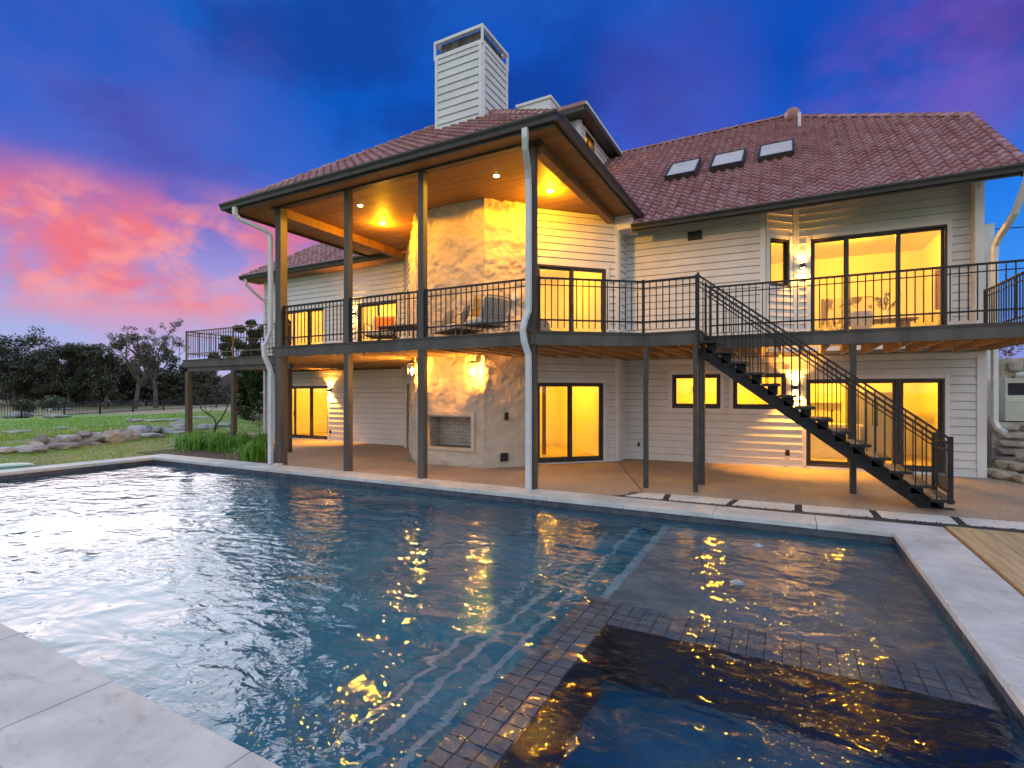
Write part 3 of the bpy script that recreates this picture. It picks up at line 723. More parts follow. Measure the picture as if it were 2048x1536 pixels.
# ---- tiled roofs
TILES = []; PITCH = .74; SL_ = math.sqrt(1 + PITCH ** 2)
TW_, TL_ = .245, .275
def tile_mesh(name, material):
    t = MB(); N = 7
    for j, (y, zb) in enumerate(((0.0, .060), (TL_ + .03, .010))):
        for i in range(N + 1):
            x = TW_ * i / N; u = i / N
            t.v.append((x, y, zb + .036 * math.sin(2 * math.pi * u - .6)))
    for i in range(N + 1): t.v.append((TW_ * i / N, .004, t.v[i][2] - .052))
    for i in range(N): t.f += [(i, i + 1, N + 2 + i, N + 1 + i), (i, 2 * N + 2 + i, 2 * N + 3 + i, i + 1)]
    return t.mesh(name, material, smooth=False, fix=False)
TM = [tile_mesh('roof_tile', q) for q in ('tile', 'tile_b', 'tile_c')]
def tile_plane(O, U, V, poly, part, lift=.0):
    """lay S tiles over polygon poly (a along the eave, b up the slope)"""
    O = Vector(O); U = Vector(U).normalized(); V = Vector(V).normalized(); N = U.cross(V)
    a0 = min(p[0] for p in poly); a1 = max(p[0] for p in poly); b1 = max(p[1] for p in poly)
    for j in range(int(b1 / TL_) + 1):
        for i in range(int((a1 - a0) / TW_) + 1):
            a = a0 + i * TW_; b = j * TL_
            if not inpoly(a + TW_ / 2, b + TL_ * .45, poly): continue
            jit = random.uniform(-.004, .004)
            M = Matrix((U.to_4d(), V.to_4d(), N.to_4d(), (0, 0, 0, 1))).transposed()
            for r in range(3): M[r][3] = (O + U * a + V * b + N * (lift + jit))[r]
            M[3][0] = M[3][1] = M[3][2] = 0; M[3][3] = 1
            pts = [O + U * (a + p) + V * (b + q) for p, q in ((0, 0), (TW_, 0), (TW_, TL_), (0, TL_))]
            TILES.append((parea(pts), M, part, random.choice((0, 0, 1, 1, 2))))
def plane_roof(name, pts, part_parent=house, th=.1, material='tile'):
    return MB().slab(pts, (0, 0, -th)).build(name, material, part_parent)
CAPN = 0
def caps(A, B, part, r=.105, step=.36, lift=.04):
    A = Vector(A); B = Vector(B); L = (B - A).length; n_ = max(1, int(L / step)); t = (B - A).normalized()
    side = t.cross(Vector((0, 0, 1))).normalized(); up = side.cross(t).normalized()
    for k in range(n_):
        p = A + t * (L * k / n_); q = A + t * (L * (k + 1) / n_ + .05); m_ = MB(); N = 6
        for c, rr, lf in ((p, r, lift + .025), (q, r * .86, lift)):
            for i in range(N + 1):
                an = math.pi * i / N; m_.v.append(tuple(c + side * math.cos(an) * rr + up * (math.sin(an) * rr * .95 + lf - .05)))
        for i in range(N): m_.f.append((i, i + 1, N + 2 + i, N + 1 + i))
        m_.f.append(tuple(range(N, -1, -1)))
        m_.build('ridge_cap', random.choice(('tile', 'tile_b', 'tile_c')), part)
# right wing: front slope with a half hip at its right end
def rp(x, y): return (x, y, 6.1 + PITCH * (y - 13.2))
rr_ = plane_roof('roof', [rp(-8, 14.0), rp(-4.3, 14.0), rp(-3.45, 13.2), rp(4.0, 13.2), rp(4.0, 16.66), rp(-.1, 20.38), rp(-8, 20.38)])
tile_plane((-8, 13.2, 6.1), (1, 0, 0), (0, 1, PITCH), [(p[0] + 8, (p[1] - 13.2) * SL_) for p in ((-8, 14.2), (-4.4, 14.2), (-3.45, 13.2), (4.02, 13.2), (4.02, 16.7), (-.1, 20.4), (-8, 20.4))], rr_)
MB().slab([(-8, 20.38, 11.41), (-.1, 20.38, 11.41), (4.0, 24.1, 8.66), (4.0, 27, 6.5), (-8, 27, 6.5)], (0, 0, -.1)).slab([(-.1, 20.38, 11.41), (4.0, 16.66, 8.66), (4.0, 24.1, 8.66)], (0, 0, -.1)).build('back_slope', 'tile', rr_)
caps(rp(4.0, 16.66), rp(-.1, 20.4), rr_); caps(rp(-.1, 20.4), rp(-7.9, 20.4), rr_); caps(rp(4.0, 13.2), rp(4.0, 16.62), rr_, .085)
MB().slab([rp(3.9, 13.2), rp(4.04, 13.2), rp(4.04, 16.66), rp(3.9, 16.66)], (0, 0, -.2)).build('verge_board', 'bronze', rr_)
MB().slab([(-3.5, 13.24, 6.015), (3.9, 13.24, 6.015), (3.9, 15.3, 7.54), (-3.5, 15.3, 7.54)], (0, 0, -.012)).build('soffit', 'bronze', rr_)
def gutter(A, B, out, part, h_=.135, w_=.13):
    A = Vector(A); B = Vector(B); o = Vector(out); prof = [(0, 0), (0, -h_), (w_ * .62, -h_), (w_ * .72, -h_ * .55), (w_, -h_ * .15), (w_, 0.012), (w_ - .012, .012), (w_ - .02, -.01)]
    m_ = MB(); n_ = len(prof)
    for P_ in (A, B):
        for d, z_ in prof: m_.v.append(tuple(P_ + o * d + Vector((0, 0, z_))))
    for i in range(n_): m_.f.append((i, (i + 1) % n_, n_ + (i + 1) % n_, n_ + i))
    m_.f.append(tuple(range(n_ - 1, -1, -1))); m_.f.append(tuple(range(n_, 2 * n_)))
    return m_.build('gutter', 'gutter', part)
gutter((-3.55, 13.19, 6.11), (4.1, 13.19, 6.11), (0, -1, 0), rr_)
MB().box(-3.55, 4.02, 13.195, 13.22, 5.93, 6.1).build('fascia', 'bronze', rr_)
# left wing
def lp(x, y): return (x, y, 6.42 + PITCH * (y - 13.1))
lr_ = plane_roof('roof', [lp(-19.3, 13.1), lp(-11.0, 13.1), lp(-8.2, 16.5), lp(-8.2, 18), lp(-14.4, 18)])
tile_plane((-19.3, 13.1, 6.42), (1, 0, 0), (0, 1, PITCH), [(p[0] + 19.3, (p[1] - 13.1) * SL_) for p in ((-19.3, 13.1), (-11.3, 13.1), (-10.5, 18), (-14.4, 18))], lr_)
caps(lp(-19.3, 13.1), lp(-14.4, 18), lr_)
MB().slab([(-19.3, 13.1, 6.42), (-14.4, 18, 10.05), (-14.4, 24, 10.05), (-19.3, 27, 6.42)], (0, 0, -.1)).build('side_slope', 'tile', lr_)
gutter((-19.35, 13.09, 6.43), (-11.2, 13.09, 6.43), (0, -1, 0), lr_); MB().box(-19.3, -11.1, 13.12, 13.85, 6.26, 6.3).build('soffit', 'ceiling_wood', lr_)
# porch
EX0, EX1, EY, EZ = -12.5, -3.5, 8.05, 6.50
pk_ = ((EX0 + EX1) / 2, EY + (EX1 - EX0) / 2, EZ + PITCH * (EX1 - EX0) / 2)
pr_ = plane_roof('roof', [(EX0, EY, EZ), (EX1, EY, EZ), pk_])
tile_plane((EX0, EY, EZ), (1, 0, 0), (0, 1, PITCH), [(0, 0), (EX1 - EX0, 0), ((EX1 - EX0) / 2, (EX1 - EX0) / 2 * SL_)], pr_)
bk_ = (pk_[0], 17.5, pk_[2])
MB().slab([(EX1, EY, EZ), (EX1, 14.1, EZ), (EX1 - 1.6, 16.5, EZ + 1.6 * PITCH), bk_, pk_], (0, 0, -.1)).slab([(EX0, EY, EZ), pk_, bk_, (EX0 + 1.6, 16.5, EZ + 1.6 * PITCH), (EX0, 13.3, EZ)], (0, 0, -.1)).build('side_slope', 'tile', pr_)
caps((EX0, EY, EZ), pk_, pr_); caps((EX1, EY, EZ), pk_, pr_)
gutter((EX0 - .1, EY - .005, EZ + .02), (EX1 + .1, EY - .005, EZ + .02), (0, -1, 0), pr_)
gutter((EX1 + .005, EY, EZ + .02), (EX1 + .005, 14.0, EZ + .02), (1, 0, 0), pr_); gutter((EX0 - .005, 13.4, EZ + .02), (EX0 - .005, EY, EZ + .02), (-1, 0, 0), pr_)
fa = MB(); fa.box(EX0, EX1, EY, EY + .025, EZ - .16, EZ); fa.box(EX1 - .025, EX1, EY + .026, 14.0, EZ - .16, EZ).box(EX0, EX0 + .025, EY + .026, 13.4, EZ - .16, EZ); fa.build('fascia', 'bronze', pr_)
CZ = 6.42
cl_ = MB().box(EX0 + .03, EX1 - .03, EY + .03, 14.0, CZ + .03, CZ + .05).build('ceiling', 'bronze', house)
rows = [EY + .03, 8.50, 9.46, 10.66, 11.86, 13.95]
for r, (ya, yb) in enumerate(zip(rows[:-1], rows[1:])):
    x = EX0 + .03 - (1.2 if r % 2 else 0)
    while x < EX1 - .05:
        a, b = max(x, EX0 + .03), min(x + 2.4, EX1 - .03)
        if b - a > .05: MB().box(a + .004, b - .004, ya + .005, yb - .005, CZ, CZ + .028).build('ceiling_panel', 'ceiling_wood', cl_)
        x += 2.4
MB().box(-11.4, -3.98, 8.50, 8.66, CZ - .045, CZ - .001).build('header_beam', 'bronze', house)
MB().box(-11.32, -11.12, 8.67, 13.6, CZ - .22, CZ - .001).build('side_beam', 'ceiling_wood', house)
MB().box(-4.18, -4.0, 8.67, 13.1, CZ - .2, CZ - .001).build('side_beam', 'ceiling_wood', house)
MB().box(-4.6, -3.55, 13.2, 14.0, 6.06, CZ - .001).build('eave_return', 'trim', house)
# single tiles for the 300 that show largest
TILES.sort(key=lambda q: -q[0]); rest = {}
for i, (a, M, part, c) in enumerate(TILES):
    if i < 300:
        o = link('roof_tile', TM[c], part); o.matrix_local = M
    else:
        mbx = rest.setdefault((part.name, c), (part, MB(), c))[1]; k = len(mbx.v)
        mbx.v += [tuple(M @ v.co) for v in TM[c].vertices]; mbx.f += [tuple(k + q for q in p.vertices) for p in TM[c].polygons]
for part, mbx, c in rest.values(): tag(mbx.build('upper_roof_tiles', ('tile', 'tile_b', 'tile_c')[c], part, fix=False), kind='stuff')
# skylights
def sky_light(x0, x1, y0, y1):
    U = Vector((1, 0, 0)); V = Vector((0, 1, PITCH)).normalized(); N = U.cross(V)
    def q(x, y, n_): return Vector(rp(x, y)) + N * n_
    def bx(m_, xa, xb, ya, yb, na, nb): m_.pts8([q(xa, ya, na), q(xb, ya, na), q(xb, yb, na), q(xa, yb, na), q(xa, ya, nb), q(xb, ya, nb), q(xb, yb, nb), q(xa, yb, nb)])
    m_ = MB(); e = .05
    bx(m_, x0, x1, y0, y0 + e, .0, .19); bx(m_, x0, x1, y1 - e, y1, 0, .19); bx(m_, x0, x0 + e, y0 + e, y1 - e, 0, .19); bx(m_, x1 - e, x1, y0 + e, y1 - e, 0, .19)
    part = m_.build('skylight', 'gutter', rr_)
    m_ = MB(); bx(m_, x0 + e, x1 - e, y0 + e, y1 - e, .13, .175); m_.build('skylight_pane', 'skyglass', rr_)
sky_light(-3.30, -2.40, 16.0, 17.15); sky_light(-2.02, -1.12, 16.05, 17.15); sky_light(-.75, .15, 16.1, 17.15)
vt = MB(); vt.lathe(rp(.12, 19.85), [(.02, -.1), (.22, 0), (.24, .25), (.16, .36), (.02, .38)], 12); vt.build('roof_vent', 'tile', rr_, True)
MB().tube([rp(.32, 18.9), (.32, 18.9, 10.78)], .045, 8).build('vent_pipe', 'spout', rr_)
MB().tube([rp(-2.9, 13.9), (-2.9, 13.9, 6.95)], .035, 8).build('vent_pipe', 'tile', rr_)
# ---- downspouts
def spout(pts, part, w_=.085, d_=.075, right=(1, 0, 0)): return MB().sweep(pts, w_, d_, right).build('downspout', 'spout', part)
def bez(pts): return pts
spout([(-4.02, 7.98, 6.38), (-4.02, 7.98, 6.22), (-4.06, 8.06, 6.08), (-4.16, 8.36, 5.86), (-4.2, 8.46, 5.72), (-4.2, 8.48, 5.5), (-4.2, 8.48, 3.55), (-4.2, 8.47, 3.3), (-4.24, 8.40, 3.12), (-4.26, 8.36, 2.95), (-4.24, 8.38, 2.72), (-4.2, 8.46, 2.5), (-4.2, 8.48, 2.3), (-4.2, 8.48, .02)], pr_, .10)
spout([(-12.05, 7.98, 6.38), (-12.05, 7.98, 6.22), (-12.0, 8.06, 6.1), (-11.5, 8.36, 5.84), (-11.36, 8.44, 5.72), (-11.33, 8.44, 5.55), (-11.33, 8.44, 3.35), (-11.4, 8.40, 3.1), (-11.47, 8.36, 2.95), (-11.45, 8.36, 2.7), (-11.36, 8.42, 2.45), (-11.33, 8.44, 2.3), (-11.33, 8.44, .02)], pr_, .11)
spout([(-19.0, 13.03, 6.3), (-19.0, 13.05, 6.1), (-18.85, 13.3, 5.8), (-18.68, 13.62, 5.5), (-18.66, 13.64, 5.3), (-18.66, 13.64, .1), (-18.75, 13.5, .02)], lr_, .1)
spout([(3.98, 13.12, 6.0), (3.98, 13.14, 5.82), (3.9, 13.5, 5.3), (3.82, 14.05, 4.98), (3.80, 14.2, 4.85), (3.80, 14.24, 4.6), (3.80, 14.24, 1.2), (3.84, 14.18, 1.05), (3.92, 14.08, .98)], rr_, .1, right=(.9, .4, 0))

# ---- siding planks: the 300 that show largest are single pieces
PIECES.sort(key=lambda q: -q[0]); byp = {}
for i, (a, v, part) in enumerate(PIECES):
    if i < 300: MB().pts8(v).build('siding_plank', 'siding', part)
    else: byp.setdefault(part.name, (part, MB()))[1].pts8(v)
for part, mbx in byp.values(): tag(mbx.build('small_siding_planks', 'siding', part), kind='stuff')

# small wall fittings
def fitting(fr, s, z, w_, h_, label, mt='metal_black', name='wall_outlet', cat='outlet', d=.03):
    m_ = MB(); fr.box(m_, s - w_ / 2, s + w_ / 2, .02, .02 + d, z - h_ / 2, z + h_ / 2); fr.box(m_, s - w_ * .3, s + w_ * .3, .02 + d, .03 + d, z - h_ * .35, z + h_ * .3)
    o = m_.build(name, mt); tag(o, label, cat); bv = o.modifiers.new('b', 'BEVEL'); bv.width = .008; return o
fitting(RW, RW.spx(1575), .35, .09, .15, 'grey covered outlet low on the siding left of the kitchen door')
fitting(RW, RW.spx(1278), .40, .06, .11, 'small dark outlet low on the siding beside the inner wall corner')
fitting(LW, LW.spx(662), .34, .10, .11, 'dark outlet below the sconce on the lower left siding')
SRF = Fr(SF1[:2], SR[:2])
fitting(SRF, SRF.spx(1012), 1.23, .09, .19, 'dark weatherproof switch on the smooth stone beside the fireplace', name='wall_switch', cat='switch', d=.05)
fitting(SRF, SRF.spx(1008), .25, .19, .20, 'square dark vent grille low on the stone beside the fireplace', name='vent_grille', cat='vent')
fitting(SRF, SRF.spx(1024), 4.08, .1, .17, 'grey switch box on the stone upstairs above the wicker chair', 'pvc', name='wall_switch', cat='switch', d=.09)
UWM = Fr(UA, UB)
vb = MB(); UWM.box(vb, UWM.spx(1376), UWM.spx(1404), .02, .06, 5.74, 5.96)
for k in range(4): UWM.box(vb, UWM.spx(1378), UWM.spx(1402), .06, .075, 5.76 + k * .05, 5.785 + k * .05)
tag(vb.build('wall_vent', 'gutter'), 'dark louvred vent under the eave of the right wing', 'vent')

# ================================================================== BALCONY
bal = thing('balcony', 'long dark framed balcony deck with metal railings around the house', 'balcony', (-4, 9, 0))
OUT = [(-18.6, 10.4), (-13.25, 10.4), (-11.28, 8.47), (-4.12, 8.50), (-2.42, 9.84), (-1.42, 9.82), (-1.42, 11.0), (3.75, 11.1)]
MB().prism(OUT + [(3.75, 14.28), (-3.9, 13.88), (-3.98, 13.24), (-5.9, 11.3), (-6.36, 10.44), (-8.40, 10.44), (-9.95, 12.05), (-11.5, 13.68), (-18.6, 13.68)], 2.885, 2.915).build('deck_floor', 'post_wood', bal)
for a, b in zip(OUT[:-1], OUT[1:]):
    f = Fr(a, b); m_ = MB(); f.box(m_, -.03, f.L + .03, -.06, -.015, 2.68, 2.883); o = m_.build('rim_beam', 'post_wood', bal)
    m_ = MB(); f.box(m_, -.02, f.L + .02, -.1, .022, 2.916, 2.935); m_.build('edge_board', 'post_wood', bal)
MB().box(3.69, 3.735, 11.2, 14.2, 2.68, 2.883).build('rim_beam', 'post_wood', bal)
MB().box(-18.56, -18.51, 10.5, 13.6, 2.68, 2.883).build('rim_beam', 'post_wood', bal)
def fy_(x):
    for (a, b) in zip(OUT[:-1], OUT[1:]):
        if a[0] <= x <= b[0] and b[0] > a[0]: return a[1] + (b[1] - a[1]) * (x - a[0]) / (b[0] - a[0])
    return 11
def wy_(x):
    W = [(-18.7, 13.66), (-11.5, 13.66), (-9.95, 12.05), (-8.40, 10.40), (-6.36, 10.40), (-5.5, 11.5), (-3.95, 13.2), (-3.91, 13.85), (3.7, 14.26)]
    for a, b in zip(W[:-1], W[1:]):
        if a[0] <= x <= b[0]: return a[1] + (b[1] - a[1]) * (x - a[0]) / (b[0] - a[0])
    return 13.6
x = -18.2
while x < 3.6:
    MB().box(x - .022, x + .022, fy_(x) + .09, wy_(x) - .06, 2.66, 2.882).build('joist', 'joist', bal); x += .41
MB().box(-18.5, -11.6, 13.56, 13.655, 2.6, 2.88).build('ledger', 'wood_dark', bal)
MB().bar((-13.2, 10.55, 2.6), (-18.5, 10.55, 2.6), .09, .14).build('beam', 'post_wood', bal)
def post(x, y, w_, z0, z1, mt='post_wood'):
    o = MB().box(x - w_ / 2, x + w_ / 2, y - w_ / 2, y + w_ / 2, z0, z1).build('post', mt, bal); bv = o.modifiers.new('b', 'BEVEL'); bv.width = .006; return o
POSTS = [(-11.14, 8.60, .21), (-8.84, 8.585, .15), (-6.73, 8.60, .15), (-4.19, 8.625, .15)]
for x, y, w_ in POSTS: post(x, y, w_, 0, 2.679); post(x, y, w_ * .96, 2.936, CZ - .05)
for x, y, w_ in ((-2.37, 9.78, .085), (-1.48, 9.80, .075), (-1.50, 10.66, .13), (1.02, 10.98, .1)): post(x, y, w_, 0, 2.66, 'bronze')
for x, y, w_ in ((-18.42, 10.5, .17), (-15.9, 10.5, .14), (-13.28, 10.5, .16)): post(x, y, w_, -.3, 2.52)
MB().box(-11.2, -11.02, 8.42, 8.56, 0, .05).build('post_base', 'slab', bal)
BALM = {}
def railing(a, b, parent, z0=2.935, h_=.98, sp=.118, newel=(True, True), mt='metal_black', bal_r=.0085):
    a = Vector((a[0], a[1], 0)); b = Vector((b[0], b[1], 0)); t = (b - a).normalized(); L = (b - a).length; m_ = MB(); up = Vector((0, 0, 1))
    m_.bar(a + up * (z0 + h_), b + up * (z0 + h_), .042, .034)
    part = m_.build('railing', mt, parent)
    MB().bar(a + up * (z0 + h_ - .125), b + up * (z0 + h_ - .125), .02, .018).build('middle_rail', mt, part); MB().bar(a + up * (z0 + .21), b + up * (z0 + .21), .026, .03).build('lower_rail', mt, part)
    key = (round(h_, 2), bal_r)
    if key not in BALM: BALM[key] = MB().box(-bal_r, bal_r, -bal_r, bal_r, .06, h_ - .017).mesh('baluster', mt)
    n_ = max(2, int(L / sp))
    for k in range(1, n_):
        o = link('baluster', BALM[key], part); p = a + t * (L * k / n_); o.location = (p.x, p.y, z0); o.rotation_euler = (0, 0, math.atan2(t.y, t.x))
    for on, p in zip(newel, (a, b)):
        if on: MB().box(p.x - .024, p.x + .024, p.y - .024, p.y + .024, z0, z0 + h_ + .035).build('newel', mt, part)
    return part
for (x0, y0, w0), (x1, y1, w1) in zip(POSTS[:-1], POSTS[1:]): railing((x0 + w0 / 2 + .03, y0 - .01), (x1 - w1 / 2 - .03, y1 - .01), bal)
railing((-13.18, 10.47), (-11.24, 8.58), bal)
railing((-4.05, 8.60), (-2.44, 9.87), bal); railing((-2.44, 9.87), (-1.47, 9.87), bal, newel=(False, True))
railing((-1.38, 11.04), (3.70, 11.14), bal); railing((3.68, 11.2), (3.62, 14.12), bal, newel=(False, True))
railing((-18.5, 10.47), (-15.9, 10.47), bal, sp=.13, mt='wood_dark'); railing((-15.9, 10.47), (-13.3, 10.47), bal, sp=.13, newel=(False, False), mt='wood_dark'); railing((-18.5, 10.5), (-18.5, 13.5), bal, sp=.2, newel=(False, True), mt='wood_dark')

# ================================================================== STAIRS
stair = thing('outdoor_staircase', 'black metal staircase descending from the balcony to the patio', 'staircase', (2, 10.15, 0))
NY, FYR = 9.72, 10.64
m_ = MB(); a, b = Vector((-1.46, 10.17, 2.60)), Vector((2.04, 10.17, -.06)); m_.bar(a, b, .10, .20)
m_.box(1.9, 2.25, 10.1, 10.24, -.02, .012)
m_.build('stringer', 'metal_black', stair)
for k in range(1, 15):
    zt = 2.915 - k * .193; xc = -1.27 + (k - 1) * .2525
    m_ = MB(); m_.box(xc - .14, xc + .14, NY - .02, NY, zt - .04, zt).box(xc - .14, xc + .14, FYR, FYR + .02, zt - .04, zt).box(xc - .14, xc - .125, NY, FYR, zt - .04, zt).box(xc + .125, xc + .14, NY, FYR, zt - .04, zt).box(xc - .125, xc + .125, NY, FYR, zt - .04, zt - .022)
    m_.box(xc - .06, xc + .1, 10.12, 10.22, zt - .19, zt - .041)
    tp_ = m_.build('tread', 'metal_black', stair)
    MB().box(xc - .12, xc - .006, NY + .004, FYR - .004, zt - .021, zt + .003).build('tread_board', 'tread_tan', tp_)
    MB().box(xc + .006, xc + .12, NY + .004, FYR - .004, zt - .021, zt + .003).build('tread_board', 'post_wood', tp_)
def rz(x): return 3.90 + (x + 1.42) * (1.12 - 3.90) / (2.09 + 1.42)
for y in (NY - .01, FYR + .01):
    m_ = MB(); m_.bar((-1.42, y, rz(-1.42)), (2.11, y, rz(2.11)), .042, .03)
    for off in (.10, .19): m_.bar((-1.42, y, rz(-1.42) - off), (2.09, y, rz(2.09) - off), .018, .02)
    hr = m_.build('handrail', 'metal_black', stair)
    for k in range(1, 15):
        zt = 2.915 - k * .193; xc = -1.27 + (k - 1) * .2525
        for dx in (-.07, .06):
            x_ = xc + dx; MB().box(x_ - .008, x_ + .008, y - .008, y + .008, zt - .03, rz(x_) - .012).build('baluster', 'metal_black', hr)
    MB().box(2.07, 2.13, y - .03, y + .03, .16, 1.15).build('newel', 'metal_black', hr)
    MB().box(-1.44, -1.40, y - .02, y + .02, 2.7, 3.95).build('newel', 'metal_black', hr)
m_ = MB(); m_.box(2.085, 2.115, NY + .03, FYR - .03, .30, .34).box(2.085, 2.115, NY + .03, FYR - .03, 1.04, 1.07).box(2.085, 2.115, NY + .03, FYR - .03, .92, .94)
gt = m_.build('gate', 'metal_black', stair)
for k in range(1, 8):
    y = NY + (FYR - NY) * k / 8; MB().box(2.092, 2.108, y - .008, y + .008, .34, 1.04).build('gate_bar', 'metal_black', gt)

# ================================================================== LAMPS
def updown(fr, s, z, label, e=26):
    p = fr(s, .02, z); t = thing('wall_sconce', label, 'wall lamp', tuple(p), 'up and down wall sconces')
    m_ = MB(); fr.box(m_, s - .05, s + .05, .02, .045, z - .08, z + .08); m_.build('back_plate', 'gutter', t)
    c = fr(s, .10, z)
    m_ = MB(); m_.lathe(c, [(.05, -.06), (.058, -.055), (.058, .055), (.05, .06)], 16); m_.build('shade', 'gutter', t)
    for sg in (-1, 1):
        m_ = MB(); m_.lathe(c + Vector((0, 0, sg * .062)), [(.045, -.002), (.045, .003)], 14); m_.build('lens', 'bulb_glow', t)
        lamp('light', 'SPOT', c + Vector((0, 0, sg * .075)), e * 3.2, (1.0, .42, .05), t, .04, (0, 0, sg), 104, .4)
updown(LW, LW.spx(662), 1.88, 'up and down wall sconce right of the lower left sliding door', 150)
updown(LW, LW.spx(711), 4.62, 'up and down wall sconce upstairs hidden behind the second porch post', 45)
updown(UW, UW.spx(1605), 4.93, 'up and down wall sconce upstairs left of the triple glass door', 36)
updown(RW, RW.spx(1590), 1.92, 'up and down wall sconce behind the staircase beside the kitchen door', 150)
def lantern(x, y, z, label, wy):
    t = thing('wall_lantern', label, 'lantern', (x, y, z), 'lanterns flanking the fireplace')
    w_ = .085; m_ = MB()
    m_.box(x - w_ - .015, x + w_ + .015, y - w_ - .015, y + w_ + .015, z + .15, z + .17).box(x - .05, x + .05, y - .05, y + .05, z + .17, z + .20).box(x - w_ - .01, x + w_ + .01, y - w_ - .01, y + w_ + .01, z - .17, z - .155)
    for sx_ in (-1, 1):
        for sy_ in (-1, 1): m_.box(x + sx_ * w_ - .008, x + sx_ * w_ + .008, y + sy_ * w_ - .008, y + sy_ * w_ + .008, z - .155, z + .15)
    m_.build('cage', 'metal_black', t)
    MB().tube([(x, y, z + .2), (x, y, z + .33), (x, y + .05, z + .36), (x, wy, z + .34)], .012, 8).build('bracket', 'metal_black', t)
    MB().box(x - .05, x + .05, wy - .03, wy + .05, z + .18, z + .42).build('wall_plate', 'metal_black', t)
    g_ = MB()
    g_.box(x - w_ + .01, x + w_ - .01, y - w_ - .002, y - w_ + .002, z - .155, z + .15).box(x - w_ - .002, x - w_ + .002, y - w_ + .01, y + w_ - .01, z - .155, z + .15).box(x + w_ - .002, x + w_ + .002, y - w_ + .01, y + w_ - .01, z - .155, z + .15)
    g_.build('glass_pane', 'glass', t)
    MB().lathe((x, y, z - .06), [(.012, -.09), (.03, -.03), (.042, .03), (.03, .08), (.012, .11)], 12).build('bulb', 'bulb_glow', t, True)
    lamp('light', 'POINT', (x, y, z - .03), 800, (1.0, .41, .04), t, .05)
lantern(-6.50, 10.20, 2.34, 'lit glass wall lantern on the stone at the right above the fireplace', 10.42)
lantern(-8.30, 10.20, 2.38, 'lit glass wall lantern on the stone left of the fireplace, half behind a post', 10.42)
downlight((-4.80, 10.80, CZ), 'lit recessed lamp in the porch ceiling by the right beam', 170, .07, 'POINT', .16)
downlight((-9.75, 10.72, CZ), 'lit recessed lamp in the porch ceiling left of the stone', 150, .07, 'POINT', .16)
downlight((-5.47, 9.50, CZ), 'small white recessed lamp near the front of the porch ceiling right of the third post', 330, .06, 'SPOT', .04)
downlight((-9.30, 9.42, CZ), 'small recessed lamp near the front of the porch ceiling by the second post', 520, .06, 'SPOT', .04)

# ================================================================== PORCH FURNITURE
DZ = 2.916
def soft_box(m_, x0, x1, y0, y1, z0, z1, r=.04):
    """cushion: box with puffed, rounded faces"""
    n_ = 6; c = Vector(((x0 + x1) / 2, (y0 + y1) / 2, (z0 + z1) / 2)); hx, hy, hzv = (x1 - x0) / 2, (y1 - y0) / 2, (z1 - z0) / 2
    bm = bmesh.new(); bmesh.ops.create_cube(bm, size=2); bmesh.ops.subdivide_edges(bm, edges=bm.edges, cuts=n_, use_grid_fill=True); k = len(m_.v)
    for v in bm.verts:
        p = v.co.copy(); q = Vector((max(-1, min(1, p.x)), max(-1, min(1, p.y)), max(-1, min(1, p.z))))
        l6 = (abs(q.x) ** 6 + abs(q.y) ** 6 + abs(q.z) ** 6) ** (1 / 6); q /= l6
        m_.v.append((c.x + q.x * hx, c.y + q.y * hy, c.z + q.z * hzv))
    bm.verts.index_update(); m_.f += [tuple(k + v.index for v in f.verts) for f in bm.faces]; bm.free(); return m_
def lounge_chair(label, loc, rz_, width=.72, cover='cushion', group='porch lounge seats', name='lounge_chair', cat='chair'):
    t = thing(name, label, cat, loc, group, True, rz_); W = width / 2            # local: faces -y
    f = MB()
    for s_ in (-1, 1): f.tube([(s_ * W, -.36, .30), (s_ * W, -.36, .56), (s_ * W, -.30, .60), (s_ * W, .30, .60), (s_ * W, .34, .55), (s_ * W, .30, .28)], .014, 6)
    f.tube([(-W, -.36, .30), (W, -.36, .30)], .014, 6).tube([(-W, .30, .28), (W, .30, .28)], .014, 6).tube([(-W, -.36, .30), (-W, .30, .28)], .014, 6).tube([(W, -.36, .30), (W, .30, .28)], .014, 6)
    f.tube([(-W, .31, .30), (-W, .42, .80), (-W + .06, .435, .85), (W - .06, .435, .85), (W, .42, .80), (W, .31, .30)], .015, 6)
    f.build('frame', 'wicker', t)
    wv = MB(); n_ = 13
    for k in range(1, n_):
        x_ = -W + 2 * W * k / n_; wv.tube([(x_, .31, .31), (x_, .43, .84)], .0045, 4)
    for k in range(1, 9):
        z_ = .31 + .53 * k / 9; y_ = .31 + .12 * k / 9; wv.tube([(-W, y_, z_), (W, y_, z_)], .0045, 4)
    wv.build('woven_back', 'wicker', t)
    wb = MB()
    for k in range(16): wb.box(-W, W, -.35 + k * .04, -.335 + k * .04, .285, .30)
    wb.build('seat_webbing', 'wicker', t)
    for sx_ in (-1, 1):
        MB().tube([(sx_ * W, -.36, .30), (sx_ * (W + .02), -.40, 0)], .013, 6).build('leg', 'wicker', t); MB().tube([(sx_ * W, .30, .28), (sx_ * (W + .02), .36, 0)], .013, 6).build('leg', 'wicker', t)
    soft_box(MB(), -W + .02, W - .02, -.36, .28, .30, .43).build('seat_cushion', cover, t, True)
    m_ = soft_box(MB(), -W + .03, W - .03, -.07, .07, -.25, .25); o = m_.build('back_cushion', cover, t, True); o.location = (0, .27, .62); o.rotation_euler = (R(-14), 0, 0)
    return t
